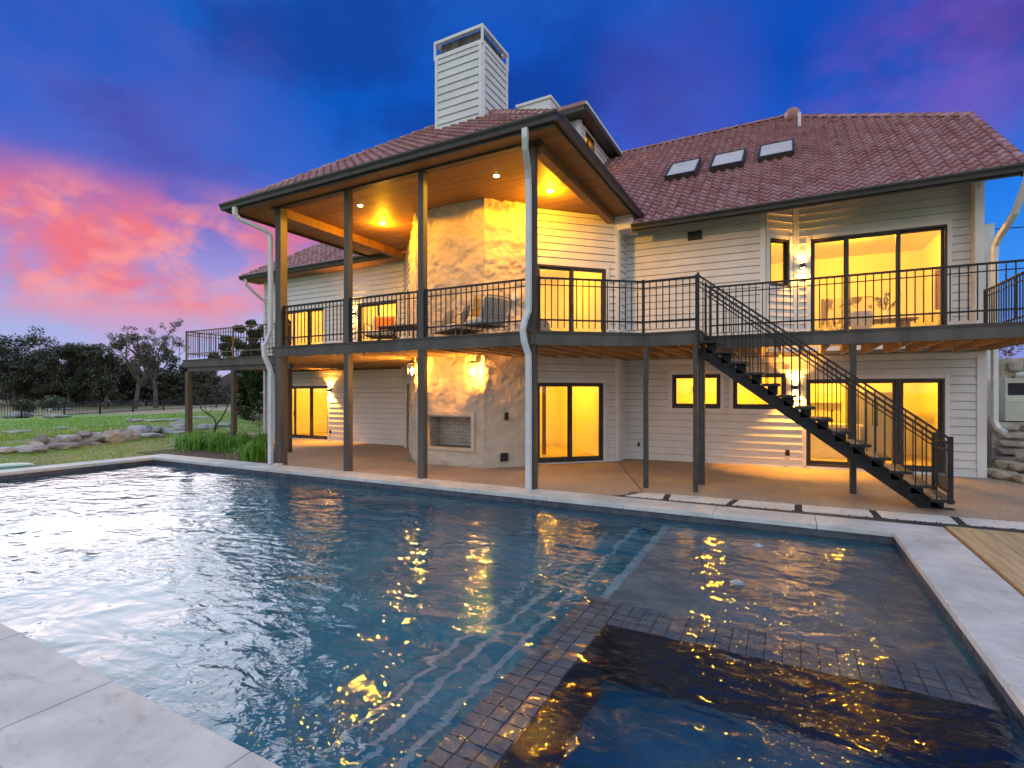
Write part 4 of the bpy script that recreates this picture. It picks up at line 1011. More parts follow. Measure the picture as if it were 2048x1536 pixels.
def pillow(label, loc, rot, mt, sz=(.46, .14, .44)):
    m_ = MB(); n_ = 12
    for sg in (-1, 1):
        k = len(m_.v)
        for j in range(n_ + 1):
            for i in range(n_ + 1):
                u, v = i / n_ * 2 - 1, j / n_ * 2 - 1; d = ((1 - u * u) * (1 - v * v)) ** .45
                pinch = 1 - .08 * (1 - abs(u) ** 2) * abs(v) ** 4 - .08 * (1 - abs(v) ** 2) * abs(u) ** 4
                m_.v.append((u * sz[0] / 2 * pinch, sg * d * sz[1] / 2, v * sz[2] / 2 * pinch))
        for j in range(n_):
            for i in range(n_): a = k + j * (n_ + 1) + i; m_.f.append((a, a + 1, a + n_ + 2, a + n_ + 1))
    o = m_.build('throw_pillow', mt, None, True); o.location = loc; o.rotation_euler = rot
    return tag(o, label, 'pillow')
lounge_chair('woven lounge chair holding the orange pillow behind the second railing bay', (-9.05, 9.95, DZ), R(28))
pillow('bright orange throw pillow on the left porch chair', (-9.02, 9.99, DZ + .62), (R(-14), 0, R(28)), 'orange', (.50, .15, .42))
lounge_chair('woven loveseat with pale cushions behind the third porch post', (-6.75, 9.95, DZ), R(-30), 1.25, name='loveseat', cat='sofa')
pillow('grey throw pillow leaning on the loveseat end', (-6.33, 9.62, DZ + .66), (R(-16), R(14), R(-50)), 'pillow_grey', (.5, .15, .46))
pillow('dark patterned throw pillow at the far left of the loveseat', (-7.15, 10.1, DZ + .64), (R(-14), 0, R(-28)), 'pillow_grey')
lounge_chair('wire backed woven chair turned away beside the downspout', (-5.62, 9.32, DZ), R(250), .70)
pillow('ochre throw pillow on the wire backed chair', (-5.78, 9.35, DZ + .72), (R(-16), 0, R(250)), 'ochre', (.42, .13, .42))
ct = thing('coffee_table', 'low dark slatted coffee table between the porch seats', 'table', (-8.05, 9.55, DZ))
for k in range(6): MB().box(-8.6, -7.5, 9.28 + k * .095, 9.365 + k * .095, DZ + .42, DZ + .45).build('slat', 'wood_dark', ct)
MB().box(-8.58, -7.52, 9.29, 9.31, DZ + .38, DZ + .418).build('rail', 'metal_black', ct); MB().box(-8.58, -7.52, 9.80, 9.82, DZ + .38, DZ + .418).build('rail', 'metal_black', ct)
for x in (-8.56, -7.56):
    for y in (9.29, 9.79): MB().box(x, x + .03, y, y + .03, DZ, DZ + .38).build('leg', 'metal_black', ct)

# ================================================================== THINGS SEEN INSIDE
def loc_thing(fr, s, d, z, name, label, cat, group=None, rot=0):
    p = fr(s, -d, z); return thing(name, label, cat, tuple(p), group, True, math.atan2(fr.t.y, fr.t.x) + rot)
# dining room, upstairs right
fl = 2.945
dt = loc_thing(UW, 2.15, 1.9, fl, 'dining_table', 'round edged wooden dining table upstairs behind the triple door', 'table')
o = soft_box(MB(), -.75, .75, -.5, .5, .72, .77).build('table_top', 'wood_dark', dt)
for sx_ in (-1, 1): MB().box(sx_ * .5 - .06, sx_ * .5 + .06, -.35, .35, 0, .72).build('leg', 'wood_dark', dt)
def dining_chair(s, d, rot, label):
    c = loc_thing(UW, s, d, fl, 'dining_chair', label, 'chair', 'dining chairs upstairs', rot)
    soft_box(MB(), -.24, .24, -.24, .24, .42, .5).build('seat', 'cushion', c, True); o = soft_box(MB(), -.24, .24, -.03, .04, 0, .45).build('backrest', 'cushion', c, True); o.location = (0, .23, .48); o.rotation_euler = (R(-8), 0, 0)
    for a in (-.2, .2):
        for b in (-.2, .2): MB().tube([(a, b, .43), (a * 1.15, b * 1.15, 0)], .016, 6).build('leg', 'wood_dark', c)
dining_chair(1.55, 1.15, R(180), 'upholstered dining chair nearest the glass in the middle door panel')
dining_chair(2.95, 1.6, R(-70), 'upholstered dining chair at the right end of the table')
dining_chair(1.3, 2.1, R(90), 'upholstered dining chair at the left end of the table')
vs_ = loc_thing(UW, 2.25, 1.85, fl + .77, 'vase', 'white vase with leafy branches on the dining table', 'vase')
MB().lathe((0, 0, 0), [(.05, 0), (.09, .06), (.10, .14), (.06, .22), (.05, .26)], 14).build('pot', 'white_paint', vs_, True)
lf = MB(); random.seed(3)
for k in range(11):
    a = random.uniform(0, 6.28); e_ = random.uniform(.15, .5); h1 = random.uniform(.25, .5); tip = Vector((math.cos(a) * e_, math.sin(a) * e_, .26 + h1)); lf.tube([(0, 0, .2), tip * .5 + Vector((0, 0, .12)), tip], .005, 4)
    for q in range(12):
        p = tip * random.uniform(.45, 1) + Vector((random.uniform(-.05, .05), random.uniform(-.05, .05), .08)); u = Vector((random.uniform(-1, 1), random.uniform(-1, 1), random.uniform(-.3, 1))).normalized() * .06; w_ = u.cross(Vector((0, .3, 1))).normalized() * .018
        lf.quad(p - u, p + w_, p + u, p - w_)
lf.build('foliage', 'leaf_green', vs_, fix=False)
ar = MB(); UW.box(ar, 1.0, 2.3, -3.94, -3.90, fl + .75, fl + 1.75); tag(ar.build('wall_art', 'art'), 'large abstract wall panel behind the dining table', 'picture')
cb_ = loc_thing(UW, .62, 3.3, fl, 'console_table', 'small wooden side table at the left behind the triple door', 'table')
MB().box(-.35, .35, -.2, .2, .68, .73).build('table_top', 'wood_dark', cb_)
for a in (-.31, .31):
    for b in (-.16, .16): MB().box(a - .02, a + .02, b - .02, b + .02, 0, .68).build('leg', 'wood_dark', cb_)
dfm = MB(); UW.box(dfm, 3.44, 3.49, -2.5, -2.4, fl, fl + 2.1); UW.box(dfm, 3.44, 3.49, -1.6, -1.5, fl, fl + 2.1); UW.box(dfm, 3.44, 3.49, -2.4, -1.6, fl + 2.0, fl + 2.1); UW.box(dfm, 3.47, 3.495, -2.4, -1.6, fl, fl + 2.0)
tag(dfm.build('interior_door', 'wood_dark'), 'brown interior door on the right wall of the dining room', 'door')
# upstairs living room behind the middle sliding door
sf = loc_thing(CWALL, .45, 1.5, fl, 'sofa', 'grey sofa back seen through the upper middle sliding door', 'sofa')
soft_box(MB(), -.75, .75, -.42, .42, .1, .46).build('seat', 'pillow_grey', sf, True); soft_box(MB(), -.75, .75, -.45, -.28, .2, .86).build('backrest', 'pillow_grey', sf, True)
for a in (-1, 1): soft_box(MB(), a * .75 - .08, a * .75 + .08, -.42, .42, .1, .62).build('armrest', 'pillow_grey', sf, True)
pc = MB(); CWALL.box(pc, -.1, .75, -4.32, -4.28, fl + .95, fl + 1.55); tag(pc.build('bright_picture', 'lit_picture'), 'bright white picture on the far wall upstairs', 'bright_picture')  # wall picture whose brightness is put into its material as glow
# downstairs middle room
MB_ = MB(); CWALL.box(MB_, 1.18, 1.27, -1.7, -1.6, .03, 2.6); tag(MB_.build('column', 'wood_dark'), 'slim dark column inside the lower middle sliding door', 'column')
# kitchen, downstairs right
fg = loc_thing(RW, 6.05, 2.6, .03, 'refrigerator', 'tall grey refrigerator in the downstairs kitchen', 'refrigerator')
MB().box(-.42, .42, -.33, .35, .05, 1.78).build('body', 'fridge', fg)
MB().box(-.42, -.005, -.38, -.335, .7, 1.78).build('door', 'fridge', fg); MB().box(.005, .42, -.38, -.335, .7, 1.78).build('door', 'fridge', fg); MB().box(-.42, .42, -.38, -.335, .07, .69).build('drawer', 'fridge', fg)
for a in (-.05, .05): MB().tube([(a, -.40, .9), (a, -.42, .95), (a, -.42, 1.5), (a, -.40, 1.55)], .012, 6).build('handle', 'metal_black', fg)
isl = loc_thing(RW, 5.1, 2.3, .03, 'kitchen_island', 'white kitchen island with pale counter and tall tap', 'cabinet')
MB().box(-.6, .6, -.3, .3, 0, .88).build('cabinet', 'white_paint', isl); MB().box(-.66, .66, -.36, .36, .88, .92).build('counter', 'counter', isl)
MB().tube([(0, .1, .92), (0, .1, 1.25), (0, .06, 1.32), (0, -.04, 1.32), (0, -.08, 1.25)], .014, 8).build('tap', 'metal_black', isl)
cu = MB(); RW.box(cu, 4.3, 5.5, -3.9, -3.55, 1.5, 2.3); tag(cu.build('wall_cabinet', 'white_paint'), 'white wall cabinet at the back of the kitchen', 'cabinet')
for k, s_ in enumerate((RW.spx(1352), RW.spx(1364), RW.spx(1376), RW.spx(1494))):
    hk = MB(); hk.tube([RW(s_ * 1.12 - .1, -3.72, 1.97), RW(s_ * 1.12 - .1, -3.64, 1.96), RW(s_ * 1.12 - .1, -3.62, 1.90), RW(s_ * 1.12 - .1, -3.62, 1.8)], .018, 6)
    tag(hk.build('coat_hook', 'metal_black'), ('leftmost black coat hook', 'second black coat hook', 'third black coat hook', 'single black coat hook at the right')[k] + ' on the wall behind the small lower windows', 'hook', 'black coat hooks downstairs')
br = MB(); a, b = RW(RW.spx(1425) * 1.06, -2.2, 1.35), RW(RW.spx(1412) * 1.05, -2.8, 1.05)
br.tube([RW(2.55, -2.6, 1.72), RW(2.0, -2.6, 1.30)], .018, 6)
for k in range(3): p = RW(2.5 - k * .2, -2.6, 1.68 - k * .15); br.tube([p, p - Vector((0, 0, .6))], .012, 5)
tag(br.build('stair_rail', 'metal_black'), 'short black stair rail seen through the small square window', 'railing')

# ================================================================== POOL EXTRAS
m = mat('foam', (.34, .42, .50), (.55, .62, .68), 14, .35, 1.0, 30, bdist=.03)
for px, py, lb in ((1515, 1092, 'small white water bubbler near the far pool wall'), (1476, 1166, 'larger white water bubbler on the shallow shelf')):
    r = ray(px, py); t = (WZ - CAM.z) / r.z; c = CAM + r * t; bm = bmesh.new(); bmesh.ops.create_icosphere(bm, subdivisions=3, radius=1); fo = MB()
    for v in bm.verts:
        d = 1 + .9 * noise.noise(v.co * 3.6 + Vector((px, 0, 0))); fo.v.append(tuple(c + Vector((v.co.x * .055 * d, v.co.y * .055 * d, max(v.co.z, -.2) * .028 * d))))
    bm.verts.index_update(); fo.f = [tuple(v.index for v in f.verts) for f in bm.faces]; bm.free()
    tag(fo.build('water_bubbler', 'foam', None, True), lb, 'bubbler')
lid = MB(); p = ground_hit(22, 938); lid.lathe((p.x - .2, p.y, p.z), [(.52, 0), (.50, .05), (.4, .09), (.2, .11), (.02, .115)], 24); tag(lid.build('valve_lid', 'green_lid', None, True), 'round green domed lid in the grass behind the left coping', 'lid')

# ================================================================== BOULDERS
BASE = [(0, 905), (60, 907), (110, 902), (170, 893), (230, 885), (300, 872), (350, 866), (400, 858), (460, 854)]
def base_y(px):
    for a, b in zip(BASE[:-1], BASE[1:]):
        if a[0] <= px <= b[0]: return a[1] + (b[1] - a[1]) * (px - a[0]) / (b[0] - a[0])
    return 905
RK = [(5, 965, 120, 45), (80, 915, 140, 55), (190, 950, 200, 55), (285, 870, 70, 50), (340, 900, 110, 50), (385, 930, 130, 50), (460, 880, 140, 65), (520, 918, 120, 40), (640, 872, 210, 48), (600, 835, 90, 35), (685, 838, 80, 30), (795, 860, 135, 90), (880, 845, 80, 75), (940, 848, 95, 72), (1000, 805, 150, 62), (1070, 850, 150, 36), (1120, 815, 90, 42), (1195, 815, 100, 42), (1290, 803, 110, 36), (1290, 826, 100, 26), (1310, 765, 120, 50), (1465, 785, 90, 38), (1540, 780, 100, 32), (1630, 770, 90, 28), (645, 906, 130, 26), (225, 915, 100, 38), (440, 790, 60, 20), (80, 822, 110, 22), (170, 815, 60, 18), (960, 737, 90, 28), (1150, 737, 190, 14), (1280, 727, 110, 12), (380, 706, 160, 22), (90, 700, 150, 38), (195, 670, 90, 14), (385, 652, 180, 14), (1460, 715, 120, 14), (1290, 915, 60, 30)]
LB = ['bluish boulder cut by the left picture edge', 'long grey boulder on top at the left of the rock row', 'wide pale flat boulder at the front left of the row', 'small dark round boulder behind the row', 'tilted grey boulder in the left of the row', 'smooth dark grey boulder low in the row', 'large speckled grey boulder in the row', 'low flat boulder right of the dark smooth one', 'long flat topped boulder in the middle of the row', 'small round boulder sitting above the long flat one at its left', 'small round boulder sitting above the long flat one at its right', 'big upright pinkish boulder in the middle of the row', 'narrow grey boulder right of the pinkish one', 'brown blocky boulder in the row', 'pale rounded boulder on top of the brown one', 'long low grey boulder in front right of the brown one', 'grey boulder right of the rounded pale one', 'grey boulder further right towards the balcony post', 'pale boulder next to the outer balcony post, upper', 'flat boulder next to the outer balcony post, lower', 'light boulder behind the row beside the outer balcony post', 'pale boulder left of the bare sapling', 'dark boulder behind the bare sapling', 'pale boulder right of the bare sapling', 'thin flat stone under the long flat boulder', 'dark filler stone between the left boulders', 'small stone at the lawn edge', 'flat stone at the lawn edge on the far left', 'small pale stone at the lawn edge on the left', 'grey mound stone at the upper lawn edge', 'thin flat ledge stone across the upper lawn', 'thin flat ledge stone left of the outer post', 'white flat rock by the fence', 'pale rock pile by the fence on the far left', 'pale rock beyond the fence at left', 'long pale rock ledge beyond the fence', 'flat ledge stone under the left balcony', 'round stone at the edge of the mulch bed']
def boulder(px, yb, w_, h_, label, seed, warm=False):
    W0 = w_
    by = base_y(px); hit = ground_hit(px, max(yb, 800)); zb = hit.z
    if px < 470 and yb > by - 30 and yb < by - 5 and yb > 850:
        hb = ground_hit(px, by); d_ = (hb - CAM).dot(FW) + .55; r = ray(px, yb); hit = CAM + r * d_; zb = hit.z
    dep = (hit - CAM).dot(FW); sc = dep / FPX; W = w_ * sc * 1.1; H = h_ * sc * 1.1
    rnd = random.Random(seed * 13); PL = []
    for k in range(15):
        n_ = Vector((rnd.gauss(0, 1), rnd.gauss(0, 1), rnd.gauss(0, .9))).normalized(); PL.append((n_, rnd.uniform(.72, 1.0)))
    PL += [(Vector((0, 0, 1)), rnd.uniform(.72, .9)), (Vector((rnd.uniform(-.3, .3), -1, .25)).normalized(), rnd.uniform(.75, .95))]
    bm = bmesh.new(); bmesh.ops.create_icosphere(bm, subdivisions=4, radius=1); m_ = MB(); sv = Vector((seed * 7.3, seed * 1.7, 0))
    for v in bm.verts:
        n_ = v.co.normalized(); rad = min([d / max(n_.dot(pn), 1e-3) for pn, d in PL if n_.dot(pn) > .05] + [1.15])
        q = n_ * (rad + .05 * noise.noise(n_ * 3.1 + sv) + .03 * noise.noise(n_ * 8 + sv) + .02 * noise.noise(n_ * 17 + sv))
        loc = RT * (q.x * W * .56) + FW * (q.y * max(W * .40, H * .6)) + Vector((0, 0, q.z * H * .62)); m_.v.append(tuple(Vector((hit.x, hit.y, zb + H * .46)) + loc + FW * max(W * .2, .1)))
    bm.verts.index_update(); m_.f = [tuple(v.index for v in f.verts) for f in bm.faces]; bm.free()
    o = m_.build('boulder', 'rock_warm' if warm else 'rock', None, False); tag(o, label, 'boulder', 'boulders edging the lawn')
for k, (x, y, w_, h_) in enumerate(RK): boulder(x / 3.657, 640 + (y + h_ / 2) / 3.657, w_ / 3.657, h_ / 3.657, LB[k], k + 1, k in (11, 13, 25))

# ================================================================== PLANTING
def grass_clump(p, r, h_, n_, label, seed, mt='leaf_bright'):
    rnd = random.Random(seed); m_ = MB()
    for k in range(n_):
        a = rnd.uniform(0, 6.28); b = p + Vector((rnd.gauss(0, .13), rnd.gauss(0, .13), 0)) * r / .4; lean = rnd.random() ** 1.4; d = Vector((math.cos(a), math.sin(a), 0)) * r * (.15 + lean); hh = h_ * rnd.uniform(.55, 1.1) * (1.05 - .35 * lean)
        s_ = Vector((-math.sin(a), math.cos(a), 0)) * rnd.uniform(.007, .014); m1 = b + d * .22 + Vector((0, 0, hh * .6)); m2 = b + d * .6 + Vector((0, 0, hh)); tp_ = b + d * 1.1 + Vector((0, 0, hh * (1.02 - .35 * lean)))
        i = len(m_.v); m_.v += [tuple(q) for q in (b - s_, b + s_, m1 + s_, m1 - s_, m2 + s_ * .6, m2 - s_ * .6, tp_)]; m_.f += [(i, i + 1, i + 2, i + 3), (i + 3, i + 2, i + 4, i + 5), (i + 5, i + 4, i + 6)]
    tag(m_.build('grass_clump', mt, fix=False), label, 'grass', 'ornamental grass clumps in the mulch bed')
CL = [(368, 896, 1), (392, 899, 1), (418, 900, 1), (443, 902, 1), (468, 903, 1), (492, 900, .9), (516, 898, .9), (530, 893, .8), (380, 889, .9), (408, 890, .9), (436, 892, .9), (462, 893, .9), (486, 893, .8), (520, 922, 1.0)]
CN = ['at the left end of the front row', 'second from the left in the front row', 'third from the left in the front row', 'in the middle of the front row', 'fifth from the left in the front row', 'right of the inner balcony post', 'near the right end of the bed', 'last beside the white downspout', 'at the left in the back row', 'second in the back row by the outer post', 'below the bare sapling', 'in the back row right of the sapling', 'at the right of the back row by the inner post', 'nearest the pool coping on its own']
for k, (px, py, s_) in enumerate(CL):
    p = ground_hit(px, py); p.z = -.04; p.x += .12 * math.sin(k * 2.3); p.y += .12 * math.cos(k * 3.1); grass_clump(p, (.46 + .1 * math.sin(k * 1.7)) * s_, (.50 + .09 * math.sin(k * 2.9)) * s_, 380, 'bright green ornamental grass clump ' + CN[k], k)
# bare sapling
def branchy(m_, p, d, L, r, depth, rnd, tips, bend=.35):
    pts = [p]; q = p.copy(); dd = d.normalized()
    for k in range(4):
        dd = (dd + Vector((rnd.uniform(-1, 1), rnd.uniform(-1, 1), rnd.uniform(-.3, .7))) * bend * .5).normalized(); q = q + dd * (L / 4); pts.append(q.copy())
    m_.tube(pts, [r, r * .9, r * .78, r * .68, r * .55], 6 if r > .05 else 4, False)
    if depth == 0: tips.append(q); return
    for k in range(rnd.choice((2, 3, 3))):
        nd = (dd + Vector((rnd.uniform(-1, 1), rnd.uniform(-1, 1), rnd.uniform(-.25, .8))) * .9).normalized(); branchy(m_, pts[rnd.choice((3, 4, 4))], nd, L * rnd.uniform(.55, .8), r * .55, depth - 1, rnd, tips, bend)
sp = thing('bare_sapling', 'small crooked bare tree under the left end of the balcony', 'tree', tuple(ground_hit(426, 884)))
def pxat(px, py, dep): return CAM + ray(px, py) * dep
dp = (Vector(sp.location) - CAM).dot(FW); m_ = MB()
m_.tube([pxat(426, 884, dp), pxat(428, 868, dp), pxat(432, 848, dp)], [.05, .045, .04], 6)
MB_ = m_.tube([pxat(432, 848, dp), pxat(428, 836, dp), pxat(416, 828, dp), pxat(402, 818, dp), pxat(401, 808, dp), pxat(404, 799, dp)], [.035, .03, .027, .025, .02, .012], 6).tube([pxat(432, 850, dp), pxat(442, 838, dp), pxat(449, 826, dp), pxat(455, 812, dp), pxat(458, 800, dp)], [.033, .03, .026, .02, .012], 6)
m_.build('trunk', 'bark', sp)
tw = MB(); rnd = random.Random(4); tips = []
for q in (pxat(404, 799, dp), pxat(401, 812, dp), pxat(458, 800, dp), pxat(455, 812, dp), pxat(416, 828, dp)):
    for k in range(3): branchy(tw, q, Vector((rnd.uniform(-1, 1), rnd.uniform(-1, 1), .9)), rnd.uniform(.3, .5), .012, 2, rnd, tips)
tw.build('twigs', 'bark', sp)
def leaves(m_, c, rad, n_, size, rnd, flat=.8):
    for k in range(n_):
        d = Vector((rnd.gauss(0, 1), rnd.gauss(0, 1), rnd.gauss(0, 1))).normalized() * rnd.random() ** .45
        p = c + Vector((d.x * rad, d.y * rad, d.z * rad * flat)); u = Vector((rnd.uniform(-1, 1), rnd.uniform(-1, 1), rnd.uniform(-.6, .6))).normalized() * size * rnd.uniform(.5, 1.1); w_ = u.cross(Vector((rnd.uniform(-.6, .6), rnd.uniform(-.6, .6), 1))).normalized() * size * .42
        i = len(m_.v); m_.v += [tuple(p - u), tuple(p + w_), tuple(p + u), tuple(p - w_)]; m_.f.append((i, i + 1, i + 2, i + 3))
def tree(px, pyb, dep, pytop, wpx, label, seed, mt, dens=1.0, lean=0.0, name='oak_tree', sparse=False, leafsz=.30, trunk=.28, group='trees beyond the fence', low=.34):
    rnd = random.Random(seed); base = CAM + ray(px, pyb) * dep; base.z = min(base.z, hz(base.x, base.y) + .3); sc = dep / FPX; Hh = (pyb - pytop) * sc; W = wpx * sc
    t = thing(name, label, 'tree', tuple(base), group); tk = MB(); tips = []
    top = base + RT * (lean * Hh) + Vector((0, 0, Hh * low))
    tk.tube([base - Vector((0, 0, .3)), base + (top - base) * .5 + RT * .1, top], [trunk, trunk * .8, trunk * .65], 8)
    nb = 6 if not sparse else 8
    for k in range(nb):
        a = 6.283 * k / nb + rnd.uniform(-.3, .3); out = W * .33 * rnd.uniform(.5, 1.1)
        d = Vector((math.cos(a) * out, math.sin(a) * out, Hh * (1 - low) * rnd.uniform(.45, .9))); branchy(tk, top - Vector((0, 0, rnd.uniform(0, .15) * Hh)), d, d.length * .72, trunk * .42, 2, rnd, tips, .3)
    tk.build('trunk', 'bark', t); cr = MB(); zmax = max(q.z for q in tips); f = (base.z + Hh - .35 - base.z) / max(zmax - base.z, .1)
    for q in tips:
        n_ = int((60 if sparse else 95) * dens); rad = W * (.07 if sparse else .135); leaves(cr, Vector((q.x, q.y, q.z)), rad, n_, leafsz, rnd)
    if not sparse:
        for k in range(int(44 * dens)):
            a = rnd.uniform(0, 6.28); rr = W * .42 * math.sqrt(rnd.random()); zz = base.z + Hh * rnd.uniform(low * .7, .86); c = Vector((base.x + lean * Hh * RT.x + math.cos(a) * rr, base.y + math.sin(a) * rr, zz - (rr / (W * .5)) ** 2 * Hh * .12)); leaves(cr, c, W * .13, int(105 * dens), leafsz, rnd, .7)
    cr.build('crown', mt, t, fix=False)
TR = [(108, 811, 94, 716, 90, 'rounded grey green oak between two darker crowns at left', 'leaf_olive'), (166, 810, 97, 722, 90, 'dense low oak in the centre of the tree line', 'leaf_dark'), (244, 810, 96, 726, 90, 'bushy dark oak behind the twin trunk trees', 'leaf_dark'), (292, 809, 100, 736, 80, 'grey green oak filling the gap behind the bare tree', 'leaf_olive'), (-40, 812, 88, 700, 150, 'dark oak crown at the far left picture edge', 'leaf_dark'), (28, 812, 84, 690, 120, 'tall dark oak at the left of the tree line', 'leaf_dark'), (80, 811, 92, 724, 100, 'lower dark oak second from the left in the tree line', 'leaf_olive'), (136, 810, 86, 706, 105, 'broad dark oak in the middle left of the tree line', 'leaf_dark'), (186, 810, 90, 712, 95, 'olive dark oak left of the slender leafy one', 'leaf_olive'), (212, 809, 80, 694, 46, 'slender upright oak beside the twin trunk tree', 'leaf_dark'), (340, 808, 95, 734, 80, 'low spreading oak right of the twin trunk tree', 'leaf_dark'), (404, 806, 98, 742, 70, 'thin leaved tree behind the outer balcony post', 'leaf_olive'), (368, 806, 110, 752, 80, 'small dark tree low on the skyline by the balcony', 'leaf_dark')]
for k, (px, pb, dp_, pt, w_, lb, mt) in enumerate(TR): tree(px, pb, dp_, pt, w_, lb, 20 + k, mt)
tree(270, 812, 72, 672, 110, 'sparse oak with pale leaning trunk just beyond the fence', 41, 'leaf_olive', .8, .06, sparse=True, leafsz=.2, trunk=.33, low=.42)
tree(312, 812, 73, 664, 120, 'tall nearly bare oak with pale upright trunk beyond the fence', 43, 'leaf_olive', .7, -.03, sparse=True, leafsz=.2, trunk=.32, low=.40)
tree(508, 806, 34, 654, 78, 'dense green rounded tree behind the left balcony end', 51, 'leaf_green', 2.6, name='juniper_tree', leafsz=.17, trunk=.12, group=None, low=.1)
# dark understorey of the far wood
un = MB(); rnd = random.Random(9)
for k in range(330):
    px = rnd.uniform(-160, 540); dep = rnd.uniform(95, 135); c = CAM + ray(px, rnd.uniform(762 if px < 330 else 780, 806)) * dep; leaves(un, c, rnd.uniform(1.6, 2.6), 120, .42, rnd, .75)
for k in range(70):
    px = rnd.uniform(1940, 2600); dep = rnd.uniform(60, 90); c = CAM + ray(px, rnd.uniform(745, 800)) * dep; leaves(un, c, rnd.uniform(1.6, 2.6), 90, .42, rnd, .75)
tag(un.build('distant_wood', 'leaf_dark', fix=False), 'dark scrub and wood along the skyline', 'wood', kind='stuff')
for k, (px, py, dep, r_, lb) in enumerate(((105, 806, 66, 1.7, 'rounded grey green bush behind the fence at left'), (50, 812, 60, 1.2, 'low green bush behind the fence near the pale rocks'))):
    b_ = MB(); c = CAM + ray(px, py) * dep; leaves(b_, c, r_, 700, .25, random.Random(k), .6); tag(b_.build('bush', 'leaf_green', fix=False), lb, 'bush')
b_ = MB(); c = CAM + ray(520, 838) * 22; rnd = random.Random(77); leaves(b_, c + Vector((0, 0, .05)), .55, 170, .09, rnd, .9)
b_.tube([c - Vector((0, 0, .9)), c + Vector((0, 0, .2))], .015, 5); tag(b_.build('shrub', 'leaf_olive', fix=False), 'thin leafed shrub at the left corner of the house', 'shrub')
# distant house roof
fh = thing('distant_house', 'dark distant house with a pointed roof between the balcony posts', 'house', tuple(ground_hit(445, 806)))
c = CAM + ray(447, 798) * 105; hr_ = MB(); q = lambda dx, dz, dy: tuple(c + RT * dx + FW * dy + Vector((0, 0, dz)))
hw_ = MB(); hw_.pts8([q(-4, -1.2, 0), q(4, -1.2, 0), q(4, -1.2, 8), q(-4, -1.2, 8), q(-4, 2, 0), q(4, 2, 0), q(4, 2, 8), q(-4, 2, 8)]); hw_.build('wall', 'far_wall', fh)
hr_.v = [q(-4.8, 1.9, -1), q(4.8, 1.9, -1), q(4.8, 1.9, 9), q(-4.8, 1.9, 9), q(1, 5.8, 2), q(1, 5.8, 6)]; hr_.f = [(0, 1, 4), (1, 2, 5, 4), (2, 3, 5), (3, 0, 4, 5), (0, 3, 2, 1)]; hr_.build('roof', 'far_roof', fh)
# fence
FP = [(-14, 838.6), (43, 836.4), (128, 833), (200, 828.5), (266, 824), (327, 820.5), (380, 817.8), (433, 815.5), (480, 813), (530, 811)]
fence = thing('metal_fence', 'black metal picket fence across the far lawn', 'fence', tuple(ground_hit(200, 828)))
FPP = [ground_hit(a, b) for a, b in FP]; FH = 1.15; pk = MB()
for p in FPP: MB().box(p.x - .05, p.x + .05, p.y - .05, p.y + .05, p.z - .2, p.z + FH + .12).build('post', 'metal_black', fence)
for a, b in zip(FPP[:-1], FPP[1:]):
    up = Vector((0, 0, 1))
    for hh in (.15, FH - .12, FH): MB().bar(a + up * hh, b + up * hh, .035, .045).build('rail', 'metal_black', fence)
    n_ = int((b - a).length / .16)
    for k in range(1, n_):
        p = a.lerp(b, k / n_); pk.box(p.x - .012, p.x + .012, p.y - .012, p.y + .012, p.z + .05, p.z + FH)
tag(pk.build('pickets', 'metal_black', fence), kind='stuff')
mk = MB(); p = ground_hit(246, 812); mk.box(p.x - .18, p.x + .18, p.y - .15, p.y + .15, p.z, p.z + 1.2).box(p.x - .22, p.x + .22, p.y - .2, p.y + .2, p.z + 1.2, p.z + 1.3); tag(mk.build('white_marker', 'white_paint'), 'small white post standing beyond the fence', 'marker')

# grass blades over the near lawn
gl_ = MB(); rnd = random.Random(12)
for k in range(60000):
    far_ = k > 26000; x = rnd.uniform(-24, -16.1) if not far_ else -22 - 24 * rnd.random() ** 1.5; y = rnd.uniform(1.5, 14) if not far_ else rnd.uniform(4, 30)
    if y > 9.4 and x > -18.2: continue
    zz = hz(x, y); a = rnd.uniform(0, 6.28); h_ = rnd.uniform(.03, .075) * (1.5 if far_ else 1); d = Vector((math.cos(a), math.sin(a), 0)); b = Vector((x, y, zz + .01)); s_ = Vector((-d.y, d.x, 0)) * (.016 if far_ else .008)
    i = len(gl_.v); gl_.v += [tuple(b - s_), tuple(b + s_), tuple(b + d * h_ * .5 + Vector((0, 0, h_)))]; gl_.f.append((i, i + 1, i + 2))
tag(gl_.build('lawn_grass', 'lawn_blade', fix=False), 'short patchy grass between pool and boulders', 'grass', kind='stuff')

# ================================================================== RIGHT EDGE: rock walls, steps, pool equipment
rw = thing('rock_retaining_wall', 'rough mortared rock wall at the right edge behind the equipment', 'wall', (5.2, 18.6, 0))
MB().box(4.46, 9, 18.5, 19, -.1, 2.72).build('wall_core', 'block', rw); rnd = random.Random(5)
def rough_stone(m_, c, sx_, sy_, sz_, seed, sub=2):
    bm = bmesh.new(); bmesh.ops.create_icosphere(bm, subdivisions=sub, radius=1); k = len(m_.v); sv = Vector((seed * 3.1, seed * 1.3, 0))
    for v in bm.verts:
        q = Vector([math.copysign(abs(a) ** .55, a) for a in v.co]) * (1 + .22 * noise.noise(v.co * 1.6 + sv)); m_.v.append((c[0] + q.x * sx_, c[1] + q.y * sy_, c[2] + q.z * sz_))
    bm.verts.index_update(); m_.f += [tuple(k + v.index for v in f.verts) for f in bm.faces]; bm.free(); return m_
sd_ = 0
for r_ in range(8):
    x = 4.5 + (r_ % 2) * .15
    while x < 7.4:
        wd = rnd.uniform(.28, .55); sd_ += 1; rough_stone(MB(), (x + wd / 2, 18.48, .15 + r_ * .335), wd / 2 * .98, .13, .155, sd_, 1).build('stone', 'ledge', rw); x += wd + .02
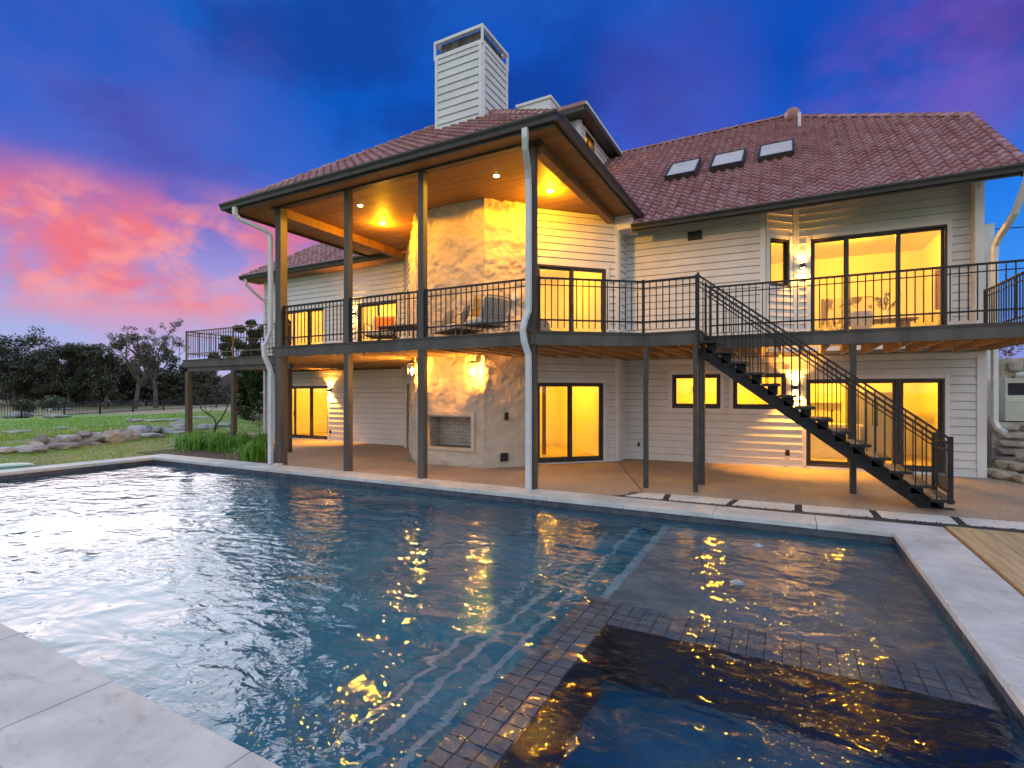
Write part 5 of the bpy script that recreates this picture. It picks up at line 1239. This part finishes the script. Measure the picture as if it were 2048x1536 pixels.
lw = thing('ledge_stone_wall', 'low stacked ledge stone wall under the pool equipment', 'wall', (4.4, 15.5, 0)); MB().box(4.12, 8, 15.6, 18.4, -.1, 1.12).build('wall_core', 'ledge', lw)
for r_ in range(6):
    x = 4.08 + rnd.uniform(0, .1)
    while x < 6.6:
        wd = rnd.uniform(.35, .8); sd_ += 1; rough_stone(MB(), (x + wd / 2, 15.56, .10 + r_ * .185), wd / 2, .14, .088, sd_, 1).build('stone', 'ledge', lw); x += wd + .015
gs = thing('garden_steps', 'curved tan block terrace steps beside the house corner', 'steps', (4.6, 14, 0))
for r_ in range(4):
    for k in range(9):
        a = R(195 + k * 13); rad = 1.85 - r_ * .36; cx, cy = 5.6, 15.2; sd_ += 1; x, y = cx + rad * math.cos(a), cy + rad * math.sin(a) * 1.1
        if x < 3.85: x = 3.85 + rnd.uniform(0, .1)
        rough_stone(MB(), (x, y, .08 + r_ * .17), .21, .17, .088, sd_, 2).build('block', 'block', gs)
eq = thing('pool_heater', 'beige louvred pool heater on the stone ledge at the right edge', 'pool heater', (4.75, 16.2, 1.14))
MB().box(4.42, 4.98, 15.85, 16.45, 1.15, 2.08).build('cabinet', 'heater', eq); MB().box(4.40, 5.0, 15.83, 16.47, 2.08, 2.13).build('lid', 'heater', eq); MB().box(4.46, 4.74, 15.842, 15.849, 1.74, 2.02).build('control_panel', 'metal_black', eq)
for k in range(6): MB().box(4.46, 4.94, 15.835, 15.849, 1.22 + k * .07, 1.255 + k * .07).build('louvre', 'heater', eq)
pp = thing('pool_pipes', 'white plastic pool pipes beside the heater', 'pipes', (5.1, 15.9, 1.14))
MB().tube([(4.6, 15.8, 2.2), (4.95, 15.8, 2.24), (5.06, 15.8, 2.2), (5.1, 15.8, 2.1), (5.1, 15.8, 1.4), (5.0, 15.8, 1.35)], .06, 10).build('pipe', 'pvc', pp, True); MB().tube([(5.0, 15.75, 1.3), (5.7, 15.75, 1.3)], .06, 10).build('pipe', 'pvc', pp, True); MB().tube([(5.22, 15.75, 1.3), (5.22, 15.75, 1.12)], .05, 10).build('pipe', 'pvc', pp, True)
MB().lathe((5.42, 15.9, 1.15), [(.15, 0), (.17, .1), (.17, .62), (.12, .74), (.05, .78)], 16).build('filter_tank', 'pvc', pp, True)
b_ = MB(); leaves(b_, Vector((5.2, 19.4, 3.1)), .75, 420, .08, random.Random(6), .5); leaves(b_, Vector((4.75, 19.3, 3.2)), .35, 160, .08, random.Random(8), .6)
tag(b_.build('bush', 'leaf_pink', fix=False), 'reddish leafed bush above the rock wall at the right edge', 'bush')
cbl = MB(); cbl.tube([(3.9, 17, 5.9), (6, 17.2, 5.85), (12, 18, 5.9)], .014, 5); tag(cbl.build('overhead_cable', 'metal_black'), 'thin dark overhead cable at the right edge', 'cable')
